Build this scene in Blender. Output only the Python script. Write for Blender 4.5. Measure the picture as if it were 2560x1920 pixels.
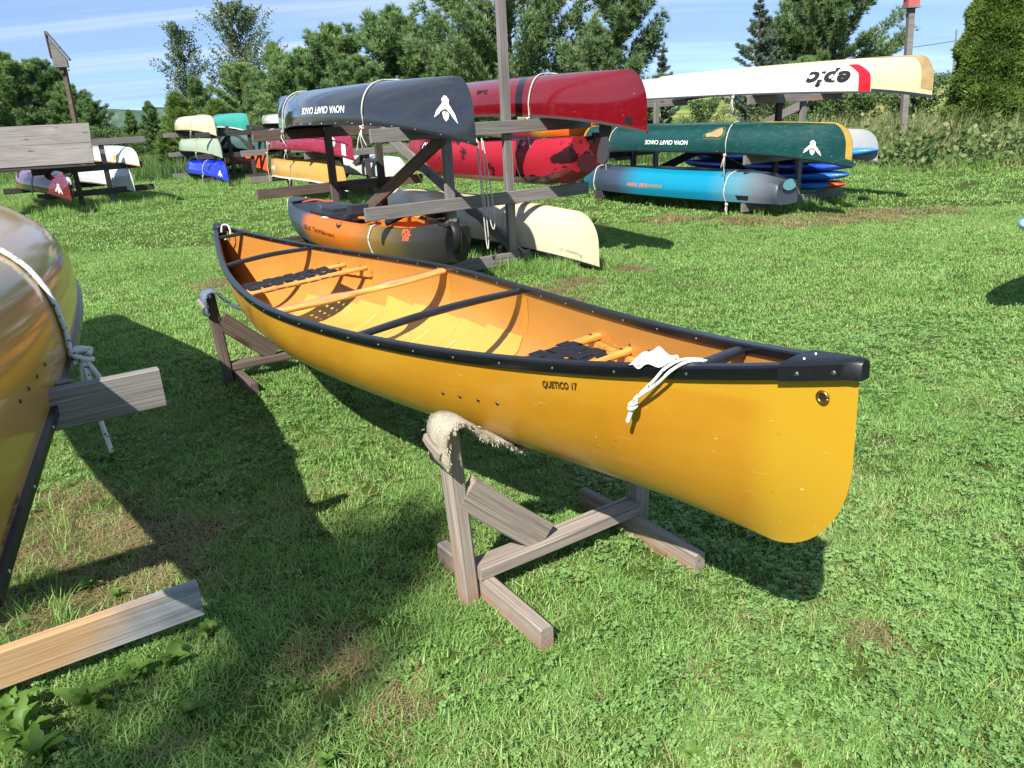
import bpy, math, random
import numpy as np
from mathutils import Matrix, Vector, Euler

sc = bpy.context.scene
for o in list(bpy.data.objects):
    bpy.data.objects.remove(o)

# ------------------------------------------------------------------ camera
cam_d = bpy.data.cameras.new('camera')
cam = bpy.data.objects.new('camera', cam_d)
sc.collection.objects.link(cam)
PITCH, ROLL, CAM_H = 0.3417, -0.0513, 1.5652
fw = Vector((0, math.cos(PITCH), -math.sin(PITCH)))
rt = Vector((1, 0, 0)); up = rt.cross(fw)
r2 = math.cos(ROLL) * rt + math.sin(ROLL) * up
u2 = -math.sin(ROLL) * rt + math.cos(ROLL) * up
cm = Matrix((r2, u2, -fw)).transposed().to_4x4()
cm.translation = Vector((0, 0, CAM_H))
cam.matrix_world = cm
cam_d.sensor_width = 36
cam_d.lens = 36 * 1946.6 / 2560
cam_d.clip_start = 0.05
cam_d.clip_end = 3000
sc.camera = cam

# ------------------------------------------------------------------ world, sun, exposure
SUN_EL = math.radians(45)
SUN_TO = Vector((-math.cos(math.radians(68)) * math.cos(SUN_EL),
                 -math.sin(math.radians(68)) * math.cos(SUN_EL), math.sin(SUN_EL)))
world = bpy.data.worlds.new('World')
sc.world = world
world.use_nodes = True
wn = world.node_tree; wn.nodes.clear()
wo = wn.nodes.new('ShaderNodeOutputWorld'); wb = wn.nodes.new('ShaderNodeBackground')
sky = wn.nodes.new('ShaderNodeTexSky'); sky.sky_type = 'NISHITA'; sky.sun_disc = False
sky.sun_elevation = SUN_EL
sky.sun_rotation = math.atan2(SUN_TO.x, SUN_TO.y)
sky.air_density = 0.4; sky.dust_density = 0.0; sky.ozone_density = 2.0; sky.altitude = 200
wb.inputs['Strength'].default_value = 0.080
tcw = wn.nodes.new('ShaderNodeTexCoord')
sepw = wn.nodes.new('ShaderNodeSeparateXYZ'); wn.links.new(tcw.outputs['Generated'], sepw.inputs[0])
addz = wn.nodes.new('ShaderNodeMath'); addz.operation = 'ADD'; addz.inputs[1].default_value = 0.12
wn.links.new(sepw.outputs['Z'], addz.inputs[0])
mxz = wn.nodes.new('ShaderNodeMath'); mxz.operation = 'MAXIMUM'; mxz.inputs[1].default_value = 0.02
wn.links.new(addz.outputs[0], mxz.inputs[0])
dx = wn.nodes.new('ShaderNodeMath'); dx.operation = 'DIVIDE'
dy = wn.nodes.new('ShaderNodeMath'); dy.operation = 'DIVIDE'
wn.links.new(sepw.outputs['X'], dx.inputs[0]); wn.links.new(mxz.outputs[0], dx.inputs[1])
wn.links.new(sepw.outputs['Y'], dy.inputs[0]); wn.links.new(mxz.outputs[0], dy.inputs[1])
cmb = wn.nodes.new('ShaderNodeCombineXYZ')
wn.links.new(dx.outputs[0], cmb.inputs[0]); wn.links.new(dy.outputs[0], cmb.inputs[1])
mpw = wn.nodes.new('ShaderNodeMapping'); mpw.inputs['Scale'].default_value = (0.28, 1.25, 1)
mpw.inputs['Rotation'].default_value = (0, 0, 0.12)
wn.links.new(cmb.outputs[0], mpw.inputs['Vector'])
nzw = wn.nodes.new('ShaderNodeTexNoise'); nzw.inputs['Scale'].default_value = 1.1
nzw.inputs['Detail'].default_value = 7; nzw.inputs['Roughness'].default_value = 0.52
nzw.inputs['Distortion'].default_value = 0.5
wn.links.new(mpw.outputs[0], nzw.inputs['Vector'])
crw = wn.nodes.new('ShaderNodeValToRGB')
crw.color_ramp.elements[0].position = 0.36; crw.color_ramp.elements[0].color = (0.45, 0.45, 0.45, 1)
crw.color_ramp.elements[1].position = 0.68; crw.color_ramp.elements[1].color = (0.85, 0.85, 0.85, 1)
wn.links.new(nzw.outputs['Fac'], crw.inputs[0])
tint = wn.nodes.new('ShaderNodeMix'); tint.data_type = 'RGBA'; tint.blend_type = 'MULTIPLY'
tint.inputs[0].default_value = 1.0
tint.inputs['B'].default_value = (0.92, 0.97, 1.08, 1)
wn.links.new(sky.outputs[0], tint.inputs['A'])
mixw = wn.nodes.new('ShaderNodeMix'); mixw.data_type = 'RGBA'
wn.links.new(crw.outputs[0], mixw.inputs[0])
wn.links.new(tint.outputs['Result'], mixw.inputs['A'])
mixw.inputs['B'].default_value = (2.5, 3.75, 5.6, 1)
mpw2 = wn.nodes.new('ShaderNodeMapping'); mpw2.inputs['Scale'].default_value = (0.22, 1.9, 1)
mpw2.inputs['Rotation'].default_value = (0, 0, 0.10); mpw2.inputs['Location'].default_value = (3.1, 1.7, 0)
wn.links.new(cmb.outputs[0], mpw2.inputs['Vector'])
nz2 = wn.nodes.new('ShaderNodeTexNoise'); nz2.inputs['Scale'].default_value = 1.3; nz2.inputs['Detail'].default_value = 8
nz2.inputs['Roughness'].default_value = 0.55; nz2.inputs['Distortion'].default_value = 0.7
wn.links.new(mpw2.outputs[0], nz2.inputs['Vector'])
cr2 = wn.nodes.new('ShaderNodeValToRGB')
cr2.color_ramp.elements[0].position = 0.46; cr2.color_ramp.elements[0].color = (0, 0, 0, 1)
cr2.color_ramp.elements[1].position = 0.74; cr2.color_ramp.elements[1].color = (0.6, 0.6, 0.6, 1)
wn.links.new(nz2.outputs['Fac'], cr2.inputs[0])
mixs = wn.nodes.new('ShaderNodeMix'); mixs.data_type = 'RGBA'
wn.links.new(cr2.outputs[0], mixs.inputs[0]); wn.links.new(mixw.outputs['Result'], mixs.inputs['A'])
mixs.inputs['B'].default_value = (5.2, 5.9, 6.8, 1)
wn.links.new(mixs.outputs['Result'], wb.inputs['Color'])
wn.links.new(wb.outputs[0], wo.inputs[0])

sun_d = bpy.data.lights.new('sun', 'SUN'); sun_d.energy = 4.4; sun_d.angle = math.radians(0.53)
sun_d.color = (1.0, 0.95, 0.86)
sun = bpy.data.objects.new('sun', sun_d); sc.collection.objects.link(sun)
sun.rotation_euler = SUN_TO.to_track_quat('Z', 'Y').to_euler()
sun.location = (0, 0, 30)
sc.view_settings.view_transform = 'Standard'; sc.view_settings.look = 'None'
sc.view_settings.exposure = 1.12; sc.view_settings.gamma = 1
sc.view_settings.use_curve_mapping = False
sc.cycles.max_bounces = 4; sc.cycles.diffuse_bounces = 2; sc.cycles.glossy_bounces = 2; sc.cycles.transmission_bounces = 2; sc.cycles.transparent_max_bounces = 4

rng = np.random.default_rng(7)
random.seed(7)

# ------------------------------------------------------------------ helpers
def lin(r, g, b):
    f = lambda c: (c / 255 / 12.92) if c / 255 <= 0.04045 else ((c / 255 + 0.055) / 1.055) ** 2.4
    return (f(r), f(g), f(b), 1)

PM = {}                                     # world matrix of every parent

def link(o, parent=None, M=None):
    """M is the world matrix wanted."""
    sc.collection.objects.link(o)
    M = M if M is not None else Matrix.Identity(4)
    if parent is not None:
        o.parent = parent
        o.matrix_basis = PM[parent.name].inverted() @ M
    else:
        o.matrix_basis = M
    PM[o.name] = M
    return o

def tag(o, label=None, cat=None, group=None, kind=None):
    if label: o['label'] = label
    if cat: o['category'] = cat
    if group: o['group'] = group
    if kind: o['kind'] = kind
    return o

def thing(name, label, cat, loc=(0, 0, 0), group=None, M=None):
    o = bpy.data.objects.new(name, None)
    o.empty_display_size = 0.1
    link(o, None, M if M is not None else Matrix.Translation(Vector(loc)))
    return tag(o, label, cat, group)

def arr_mesh(name, V, F, mats, smooth=False, midx=None):
    """V Nx3 ; F list of index tuples or array MxK"""
    me = bpy.data.meshes.new(name)
    V = np.asarray(V, dtype=np.float32).reshape(-1, 3)
    if isinstance(F, np.ndarray):
        m, k = F.shape
        me.vertices.add(len(V)); me.vertices.foreach_set('co', V.ravel())
        me.loops.add(m * k); me.loops.foreach_set('vertex_index', F.astype(np.int32).ravel())
        me.polygons.add(m)
        me.polygons.foreach_set('loop_start', np.arange(0, m * k, k, dtype=np.int32))
        me.polygons.foreach_set('loop_total', np.full(m, k, dtype=np.int32))
        me.update(calc_edges=True)
    else:
        me.from_pydata([tuple(map(float, v)) for v in V], [], F)
        me.update()
    for mt in (mats if isinstance(mats, (list, tuple)) else [mats]):
        me.materials.append(mt)
    if smooth:
        me.polygons.foreach_set('use_smooth', np.ones(len(me.polygons), dtype=bool))
    if midx is not None:
        me.polygons.foreach_set('material_index', np.asarray(midx, dtype=np.int32))
    return me

def part(name, V, F, mat, parent=None, M=None, smooth=False, midx=None):
    me = arr_mesh(name, V, F, mat, smooth, midx)
    return link(bpy.data.objects.new(name, me), parent,
                M if M is not None else (PM[parent.name] if parent is not None else None))

def autosmooth(o, ang=35):
    me = o.data
    me.polygons.foreach_set('use_smooth', np.ones(len(me.polygons), dtype=bool))
    try:
        me.set_sharp_from_angle(angle=math.radians(ang))
    except Exception:
        pass
    return o

def grid_faces(nu, nv, closed_v=False):
    F = []
    for i in range(nu - 1):
        for j in range(nv if closed_v else nv - 1):
            j2 = (j + 1) % nv
            F.append((i * nv + j, i * nv + j2, (i + 1) * nv + j2, (i + 1) * nv + j))
    return F

def sweep(path, prof, side_ref=None, closed=True, caps=True, scale=None):
    """sweep 2D profile (a,b): a along side axis, b along up axis"""
    P = np.asarray(path, float); n = len(P)
    T = np.gradient(P, axis=0); T /= np.linalg.norm(T, axis=1)[:, None] + 1e-9
    upv = np.array([0, 0, 1.0]) if side_ref is None else np.asarray(side_ref, float)
    V = []
    pr = np.asarray(prof, float); m = len(pr)
    for i in range(n):
        s = np.cross(T[i], upv)
        if np.linalg.norm(s) < 1e-4: s = np.array([1.0, 0, 0])
        s /= np.linalg.norm(s); u = np.cross(s, T[i])
        k = 1 if scale is None else scale[i]
        for a, b in pr:
            V.append(P[i] + s * a * k + u * b * k)
    F = grid_faces(n, m, closed)
    if caps and closed:
        F.append(tuple(range(m - 1, -1, -1))); F.append(tuple((n - 1) * m + j for j in range(m)))
    return np.array(V), F

def circ(r, n=6, sx=1, sy=1):
    return [(r * sx * math.cos(2 * math.pi * i / n), r * sy * math.sin(2 * math.pi * i / n)) for i in range(n)]

def tube(path, r, n=6, scale=None):
    return sweep(path, circ(r, n), scale=scale)

def smooth_path(pts, n=40):
    """Catmull-Rom resample"""
    p = np.asarray(pts, float)
    p = np.vstack([2 * p[0] - p[1], p, 2 * p[-1] - p[-2]])
    out = []
    segs = len(p) - 3
    per = max(2, n // segs)
    for i in range(segs):
        for t in np.linspace(0, 1, per, endpoint=False):
            a, b, c, d = p[i:i + 4]
            out.append(.5 * ((2 * b) + (-a + c) * t + (2 * a - 5 * b + 4 * c - d) * t * t + (-a + 3 * b - 3 * c + d) * t ** 3))
    out.append(p[-2])
    return np.array(out)

def merge(*vf):
    V = []; F = []; o = 0
    for v, f in vf:
        V.append(np.asarray(v, float)); F += [tuple(i + o for i in q) for q in f]; o += len(v)
    return np.vstack(V), F

def box_vf(c, s):
    x, y, z = s[0] / 2, s[1] / 2, s[2] / 2
    V = np.array([(a * x, b * y, d * z) for a in (-1, 1) for b in (-1, 1) for d in (-1, 1)]) + np.array(c)
    F = [(0, 1, 3, 2), (4, 6, 7, 5), (0, 4, 5, 1), (2, 3, 7, 6), (0, 2, 6, 4), (1, 5, 7, 3)]
    return V, F

def disc_vf(r, h, n=8):
    """little domed rivet, axis +z"""
    V = [(r * math.cos(2 * math.pi * i / n), r * math.sin(2 * math.pi * i / n), 0) for i in range(n)]
    V += [(.7 * r * math.cos(2 * math.pi * i / n), .7 * r * math.sin(2 * math.pi * i / n), h) for i in range(n)]
    F = [(i, (i + 1) % n, n + (i + 1) % n, n + i) for i in range(n)] + [tuple(range(n, 2 * n))]
    return np.array(V), F

# ------------------------------------------------------------------ materials
def newmat(name):
    m = bpy.data.materials.new(name); m.use_nodes = True
    nt = m.node_tree
    return m, nt, nt.nodes['Principled BSDF']

def N(nt, t, **kw):
    n = nt.nodes.new(t)
    for k, v in kw.items(): setattr(n, k, v)
    return n

def ramp(nt, fac, stops):
    r = N(nt, 'ShaderNodeValToRGB'); e = r.color_ramp.elements
    while len(e) < len(stops): e.new(0.5)
    for el, (p, c) in zip(e, stops):
        el.position = p; el.color = c if len(c) == 4 else (*c, 1)
    nt.links.new(fac, r.inputs[0])
    return r.outputs[0]

def noise(nt, vec, scale, detail=4, rough=.55, dist=0):
    n = N(nt, 'ShaderNodeTexNoise'); n.inputs['Scale'].default_value = scale
    n.inputs['Detail'].default_value = detail; n.inputs['Roughness'].default_value = rough
    n.inputs['Distortion'].default_value = dist
    if vec is not None: nt.links.new(vec, n.inputs['Vector'])
    return n.outputs['Fac']

def mapping(nt, vec, scale=(1, 1, 1), loc=(0, 0, 0)):
    mp = N(nt, 'ShaderNodeMapping'); mp.inputs['Scale'].default_value = scale
    mp.inputs['Location'].default_value = loc
    nt.links.new(vec, mp.inputs['Vector']); return mp.outputs[0]

def mixc(nt, fac, a, b, mode='MIX'):
    m = N(nt, 'ShaderNodeMix', data_type='RGBA', blend_type=mode)
    for s, v in ((m.inputs[0], fac), (m.inputs['A'], a), (m.inputs['B'], b)):
        if hasattr(v, 'is_linked'): nt.links.new(v, s)
        elif isinstance(v, (int, float)): s.default_value = v
        else: s.default_value = v if len(v) == 4 else (*v, 1)
    return m.outputs['Result']

def mathn(nt, op, a, b=None, clamp=False):
    m = N(nt, 'ShaderNodeMath', operation=op, use_clamp=clamp)
    for s, v in zip(m.inputs, (a, b)):
        if v is None: continue
        if hasattr(v, 'is_linked'): nt.links.new(v, s)
        else: s.default_value = v
    return m.outputs[0]

def bump(nt, b, h, strength=.2, dist=.01):
    n = N(nt, 'ShaderNodeBump'); n.inputs['Strength'].default_value = strength
    n.inputs['Distance'].default_value = dist
    nt.links.new(h, n.inputs['Height']); nt.links.new(n.outputs[0], b.inputs['Normal'])

def objcoord(nt):
    return N(nt, 'ShaderNodeTexCoord').outputs['Object']

def offset_by_object(nt, vec):
    oi = N(nt, 'ShaderNodeObjectInfo')
    v = N(nt, 'ShaderNodeVectorMath', operation='ADD')
    sc_ = mathn(nt, 'MULTIPLY', oi.outputs['Random'], 37.0)
    nt.links.new(vec, v.inputs[0]); nt.links.new(sc_, v.inputs[1])
    return v.outputs[0], oi.outputs['Random']

_mc = {}
def wood(kind='grey'):
    if kind in _mc: return _mc[kind]
    m, nt, b = newmat('weathered_wood_' + kind)
    co, rnd = offset_by_object(nt, objcoord(nt))
    grain = noise(nt, mapping(nt, co, (1.3, 95, 95)), 1.7, 5, .60, .35)
    fine = noise(nt, mapping(nt, co, (4, 260, 260)), 1.5, 3, .6)
    broad = noise(nt, mapping(nt, co, (1.4, 4, 4)), 1.2, 3, .5)
    pal = {'grey': [(.2, lin(84, 80, 77)), (.42, lin(122, 118, 115)), (.62, lin(145, 141, 138)), (.85, lin(168, 165, 162))],
           'dark': [(.2, lin(44, 41, 39)), (.42, lin(68, 64, 61)), (.65, lin(88, 84, 80)), (.85, lin(108, 104, 99))],
           'stand': [(.2, lin(98, 88, 80)), (.42, lin(140, 130, 122)), (.62, lin(163, 154, 146)), (.85, lin(184, 177, 170))],
           'brown': [(.2, lin(62, 52, 46)), (.42, lin(94, 80, 71)), (.65, lin(120, 105, 94)), (.85, lin(144, 130, 118))],
           'fresh': [(.25, lin(150, 108, 66)), (.45, lin(203, 163, 112)), (.65, lin(222, 190, 142)), (.85, lin(232, 207, 166))],
           }[kind if kind in ('grey', 'dark', 'brown', 'fresh', 'stand') else 'grey']
    col = ramp(nt, grain, pal)
    col = mixc(nt, .45, col, ramp(nt, fine, [(.3, (.55, .55, .55)), (.7, (1.15, 1.15, 1.15))]), 'MULTIPLY')
    col = mixc(nt, .6, col, ramp(nt, broad, [(.25, (.72, .7, .68)), (.7, (1.1, 1.1, 1.12))]), 'MULTIPLY')
    # knots
    vo = N(nt, 'ShaderNodeTexVoronoi'); vo.inputs['Scale'].default_value = 1.0
    nt.links.new(mapping(nt, co, (1.7, 6, 6)), vo.inputs['Vector'])
    kn = ramp(nt, vo.outputs['Distance'], [(.06, (1, 1, 1)), (.13, (0, 0, 0))])
    col = mixc(nt, mathn(nt, 'MULTIPLY', kn, .75), col, lin(58, 42, 34))
    if kind in ('grey', 'stand', 'brown'):
        pat = noise(nt, mapping(nt, co, (1.1, 3, 3), (5, 2, 9)), 1.4, 3, .5)
        pf = ramp(nt, pat, [(.66, (0, 0, 0)), (.72, (.7, .7, .7))])
        col = mixc(nt, pf, col, mixc(nt, .5, lin(168, 118, 78), col))
    if kind == 'stand':
        gp = N(nt, 'ShaderNodeNewGeometry'); sz_ = N(nt, 'ShaderNodeSeparateXYZ'); nt.links.new(gp.outputs['Position'], sz_.inputs[0])
        zz = mathn(nt, 'ADD', sz_.outputs[2], mathn(nt, 'MULTIPLY', mathn(nt, 'SUBTRACT', noise(nt, gp.outputs['Position'], 14, 4, .6), .5), .09))
        col = mixc(nt, ramp(nt, mathn(nt, 'MULTIPLY', zz, 10), [(.18, (.75,) * 3), (.62, (0, 0, 0))]), col, mixc(nt, .45, lin(150, 92, 52), col))
    # checks (dark cracks along the grain)
    ck = noise(nt, mapping(nt, co, (.7, 90, 90), (3, 3, 3)), 1.0, 2, .5)
    cf = ramp(nt, ck, [(.66, (0, 0, 0)), (.70, (1, 1, 1))])
    col = mixc(nt, mathn(nt, 'MULTIPLY', cf, .65), col, lin(38, 34, 31))
    col = mixc(nt, 1.0, col, (.92, .89, .85) if kind == 'stand' else (.84, .83, .83), 'MULTIPLY')
    nt.links.new(col, b.inputs['Base Color'])
    b.inputs['Roughness'].default_value = .86; b.inputs['Specular IOR Level'].default_value = .25
    hh = mathn(nt, 'SUBTRACT', mathn(nt, 'ADD', grain, mathn(nt, 'MULTIPLY', fine, .5)), mathn(nt, 'MULTIPLY', cf, .6))
    bump(nt, b, hh, .45, .003)
    _mc[kind] = m
    return m

def plain(name, col, rough=.5, spec=.5, metal=0, coat=0, nscale=0, namp=.2, bumps=0, sheen=0):
    if name in _mc: return _mc[name]
    m, nt, b = newmat(name)
    b.inputs['Roughness'].default_value = rough; b.inputs['Specular IOR Level'].default_value = spec
    b.inputs['Metallic'].default_value = metal; b.inputs['Coat Weight'].default_value = coat
    b.inputs['Coat Roughness'].default_value = .08
    if nscale:
        nz = noise(nt, objcoord(nt), nscale, 5, .6)
        c = mixc(nt, 1.0, col, ramp(nt, nz, [(.3, (1 - namp,) * 3), (.7, (1 + namp * .5,) * 3)]), 'MULTIPLY')
        nt.links.new(c, b.inputs['Base Color'])
        if bumps: bump(nt, b, nz, bumps, .004)
    else:
        b.inputs['Base Color'].default_value = col
    _mc[name] = m
    return m

def gelcoat(name, col, rough=.22, coat=.5, scratch=.35, weave=0, dust=.25, keelwear=None):
    """painted / composite boat skin with soft mottling, dust and hairline scratches"""
    if name in _mc: return _mc[name]
    m, nt, b = newmat(name)
    co = objcoord(nt)
    mot = noise(nt, co, 2.2, 5, .6)
    c = mixc(nt, .8, col, ramp(nt, mot, [(.3, (.86, .86, .86)), (.7, (1.08, 1.08, 1.08))]), 'MULTIPLY')
    d = noise(nt, mapping(nt, co, (3, 3, 9)), 3, 6, .7)
    df = ramp(nt, d, [(.52, (0, 0, 0)), (.78, (dust, dust, dust))])
    c = mixc(nt, df, c, mixc(nt, .55, col, lin(200, 195, 185)))
    s1 = noise(nt, mapping(nt, co, (2.5, 60, 9)), 3, 2, .5, 1.5)
    s2 = noise(nt, mapping(nt, co, (30, 5, 14)), 2, 2, .5, 2)
    sf = mathn(nt, 'MAXIMUM', ramp(nt, s1, [(.70, (0, 0, 0)), (.73, (1, 1, 1))]), ramp(nt, s2, [(.72, (0, 0, 0)), (.75, (1, 1, 1))]))
    c = mixc(nt, mathn(nt, 'MULTIPLY', sf, scratch), c, lin(210, 205, 195))
    nt.links.new(c, b.inputs['Base Color'])
    nt.links.new(ramp(nt, d, [(.3, (rough * .8,) * 3), (.8, (min(rough * 1.8, .8),) * 3)]), b.inputs['Roughness'])
    b.inputs['Coat Weight'].default_value = coat; b.inputs['Coat Roughness'].default_value = .06
    if weave:
        w1 = N(nt, 'ShaderNodeTexWave'); w1.inputs['Scale'].default_value = 130
        w1.inputs['Distortion'].default_value = .6
        nt.links.new(mapping(nt, co, (1, .7, 1.3)), w1.inputs['Vector'])
        bump(nt, b, w1.outputs['Fac'], weave, .002)
    else:
        bump(nt, b, noise(nt, co, 5, 2, .5), .05, .02)
    _mc[name] = m
    return m

def foliage(name, dark, mid, light, transl=.3, scale=1.4, rough=.55, attr=None):
    if name in _mc: return _mc[name]
    m = bpy.data.materials.new(name); m.use_nodes = True; nt = m.node_tree; nt.nodes.clear()
    out = N(nt, 'ShaderNodeOutputMaterial')
    geo = N(nt, 'ShaderNodeNewGeometry')
    oi = N(nt, 'ShaderNodeObjectInfo')
    n1 = noise(nt, geo.outputs['Position'], scale, 4, .6)
    f = mathn(nt, 'ADD', mathn(nt, 'MULTIPLY', n1, .75), mathn(nt, 'MULTIPLY', geo.outputs['Random Per Island'], .35))
    f = mathn(nt, 'ADD', f, mathn(nt, 'MULTIPLY', mathn(nt, 'SUBTRACT', oi.outputs['Random'], .5), .12))
    c = ramp(nt, f, [(.28, dark), (.55, mid), (.82, light)])
    d = N(nt, 'ShaderNodeBsdfPrincipled'); d.inputs['Roughness'].default_value = rough
    d.inputs['Specular IOR Level'].default_value = .3
    t = N(nt, 'ShaderNodeBsdfTranslucent')
    nt.links.new(c, d.inputs['Base Color'])
    tc = mixc(nt, 1.0, c, (1.25, 1.35, .6), 'MULTIPLY'); nt.links.new(tc, t.inputs['Color'])
    mx = N(nt, 'ShaderNodeMixShader'); mx.inputs[0].default_value = transl
    nt.links.new(d.outputs[0], mx.inputs[1]); nt.links.new(t.outputs[0], mx.inputs[2])
    nt.links.new(mx.outputs[0], out.inputs[0])
    _mc[name] = m
    return m

# ------------------------------------------------------------------ ground and far land
m, nt, b = newmat('lawn_soil')
geo = N(nt, 'ShaderNodeNewGeometry'); pos = geo.outputs['Position']
n1 = noise(nt, pos, .5, 6, .65); n2 = noise(nt, pos, 14, 5, .7); n3 = noise(nt, pos, .06, 3, .5)
c = ramp(nt, n1, [(.3, lin(48, 62, 26)), (.5, lin(66, 86, 34)), (.7, lin(84, 104, 44))])
c = mixc(nt, ramp(nt, n2, [(.35, (0, 0, 0)), (.65, (.55,) * 3)]), c, lin(60, 56, 30))
cfar = ramp(nt, n3, [(.4, lin(84, 116, 50)), (.6, lin(150, 138, 84))])
sp = N(nt, 'ShaderNodeSeparateXYZ'); nt.links.new(pos, sp.inputs[0])
ff = ramp(nt, mathn(nt, 'MULTIPLY', mathn(nt, 'SUBTRACT', sp.outputs[1], 36), .04), [(0, (0, 0, 0)), (1, (1,) * 3)])
c = mixc(nt, ff, c, cfar)
nt.links.new(c, b.inputs['Base Color']); b.inputs['Roughness'].default_value = .95; b.inputs['Specular IOR Level'].default_value = .1
bump(nt, b, n2, .8, .03)
GV = []; nx = 61
def gz(x, y):
    d = max(0.0, math.hypot(x, y) - 45)
    return .0009 * d * d / (1 + d / 120) * .08 + .25 * math.sin(x * .02) * min(1, d / 60)
xs = np.sign(np.linspace(-1, 1, nx)) * np.abs(np.linspace(-1, 1, nx)) ** 2.2 * 900
for yy in xs:
    for xx in xs: GV.append((xx, yy, gz(xx, yy)))
g_ = part('ground', GV, grid_faces(nx, nx), m, None, Matrix.Identity(4), smooth=True); g_['kind'] = 'structure'
g_.data.polygons.foreach_set('use_smooth', np.ones(len(g_.data.polygons), dtype=bool))
g_.data.flip_normals()
# distant ridge
m, nt, b = newmat('far_ridge')
geo = N(nt, 'ShaderNodeNewGeometry')
n1 = noise(nt, mapping(nt, geo.outputs['Position'], (1, .3, 1.4)), .13, 6, .7)
nt.links.new(ramp(nt, n1, [(.3, lin(52, 70, 66)), (.5, lin(76, 94, 84)), (.7, lin(100, 114, 98))]), b.inputs['Base Color'])
b.inputs['Roughness'].default_value = 1; b.inputs['Specular IOR Level'].default_value = 0
bump(nt, b, n1, 1, 3)
RV = []
xs_ = np.linspace(-420, 420, 421); Rr = np.random.default_rng(4)
hts = np.where(xs_ < -60, 5.6, np.maximum(1.2, 5.6 - (xs_ + 60) * .06)) + .8 * np.sin(xs_ * .045) + np.convolve(Rr.normal(size=421), np.ones(4) / 4, 'same') * 1.1
for x_, h_ in zip(xs_, hts):
    for (yo, zf) in ((-14, -.2), (-9, .35), (-4, .8), (0, 1.0), (30, .9)):
        RV.append((x_ + Rr.normal() * .6, 250 + yo + .03 * abs(x_), h_ * zf + Rr.normal() * .4 * (zf > 0)))
rg = part('hills', RV, grid_faces(421, 5), m, None, Matrix.Identity(4)); rg['kind'] = 'structure'

# ------------------------------------------------------------------ foliage builders
def rdir(R, n):
    v = R.normal(size=(n, 3)); return v / np.linalg.norm(v, axis=1)[:, None]
def needles(R, pos, dr, k, ln, w, spread=.75):
    n = len(pos)
    P = np.repeat(pos, k, 0); Dd = np.repeat(dr, k, 0) + rdir(R, n * k) * spread
    Dd /= np.linalg.norm(Dd, axis=1)[:, None]
    S = np.cross(Dd, rdir(R, n * k)); S /= np.linalg.norm(S, axis=1)[:, None] + 1e-9
    l_ = ln * R.uniform(.7, 1.2, size=(n * k, 1))
    V = np.empty((n * k, 3, 3)); V[:, 0] = P - S * w / 2; V[:, 1] = P + S * w / 2; V[:, 2] = P + Dd * l_
    return V.reshape(-1, 3), np.arange(n * k * 3).reshape(-1, 3)
def leaves(R, pos, size, up=.3):
    n = len(pos)
    nrm = rdir(R, n) + np.array([0, 0, up]); nrm /= np.linalg.norm(nrm, axis=1)[:, None]
    a = np.cross(nrm, rdir(R, n)); a /= np.linalg.norm(a, axis=1)[:, None] + 1e-9; b_ = np.cross(nrm, a)
    s = size * R.uniform(.7, 1.3, size=(n, 1))
    V = np.stack([pos - a * s * .55, pos + b_ * s * .4, pos + a * s * .6, pos - b_ * s * .4], 1)
    return V.reshape(-1, 3), np.arange(n * 4).reshape(-1, 4)
def taper(path, r0, r1, n=6):
    k = len(path); V, F = sweep(path, circ(1, n), side_ref=(.3, .9, .1), scale=[r0 + (r1 - r0) * i / (k - 1) for i in range(k)])
    return V, F
BARK = plain('bark', lin(74, 62, 52), .95, .1, nscale=18, namp=.4, bumps=.6)
BARKP = plain('pale_bark', lin(128, 122, 108), .95, .1, nscale=18, namp=.3, bumps=.4)
FP = foliage('pine_needles', (0.076, 0.145, 0.066, 1), (0.170, 0.274, 0.115, 1), (0.302, 0.413, 0.158, 1), .25, .9)
FPW = foliage('white_pine_needles', (0.067, 0.132, 0.063, 1), (0.159, 0.242, 0.105, 1), (0.274, 0.360, 0.147, 1), .25, 1.1)
FPY = foliage('young_pine_needles', (0.058, 0.111, 0.029, 1), (0.156, 0.247, 0.060, 1), (0.260, 0.338, 0.091, 1), .3, 1.6)
FS = foliage('spruce_needles', (0.064, 0.103, 0.089, 1), (0.129, 0.179, 0.137, 1), (0.216, 0.259, 0.179, 1), .18, 1.3)
FPO = foliage('poplar_leaves', (.060, .100, .055, 1), (.115, .165, .090, 1), (.20, .25, .15, 1), .3, 1.2, .4)
FC = foliage('cedar_sprays', (0.048, 0.091, 0.020, 1), (0.126, 0.202, 0.043, 1), (0.240, 0.316, 0.073, 1), .28, 2.2)
FB = foliage('shrub_leaves', (.050, .092, .034, 1), (.100, .165, .054, 1), (.17, .24, .08, 1), .3, 1.0)

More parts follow.
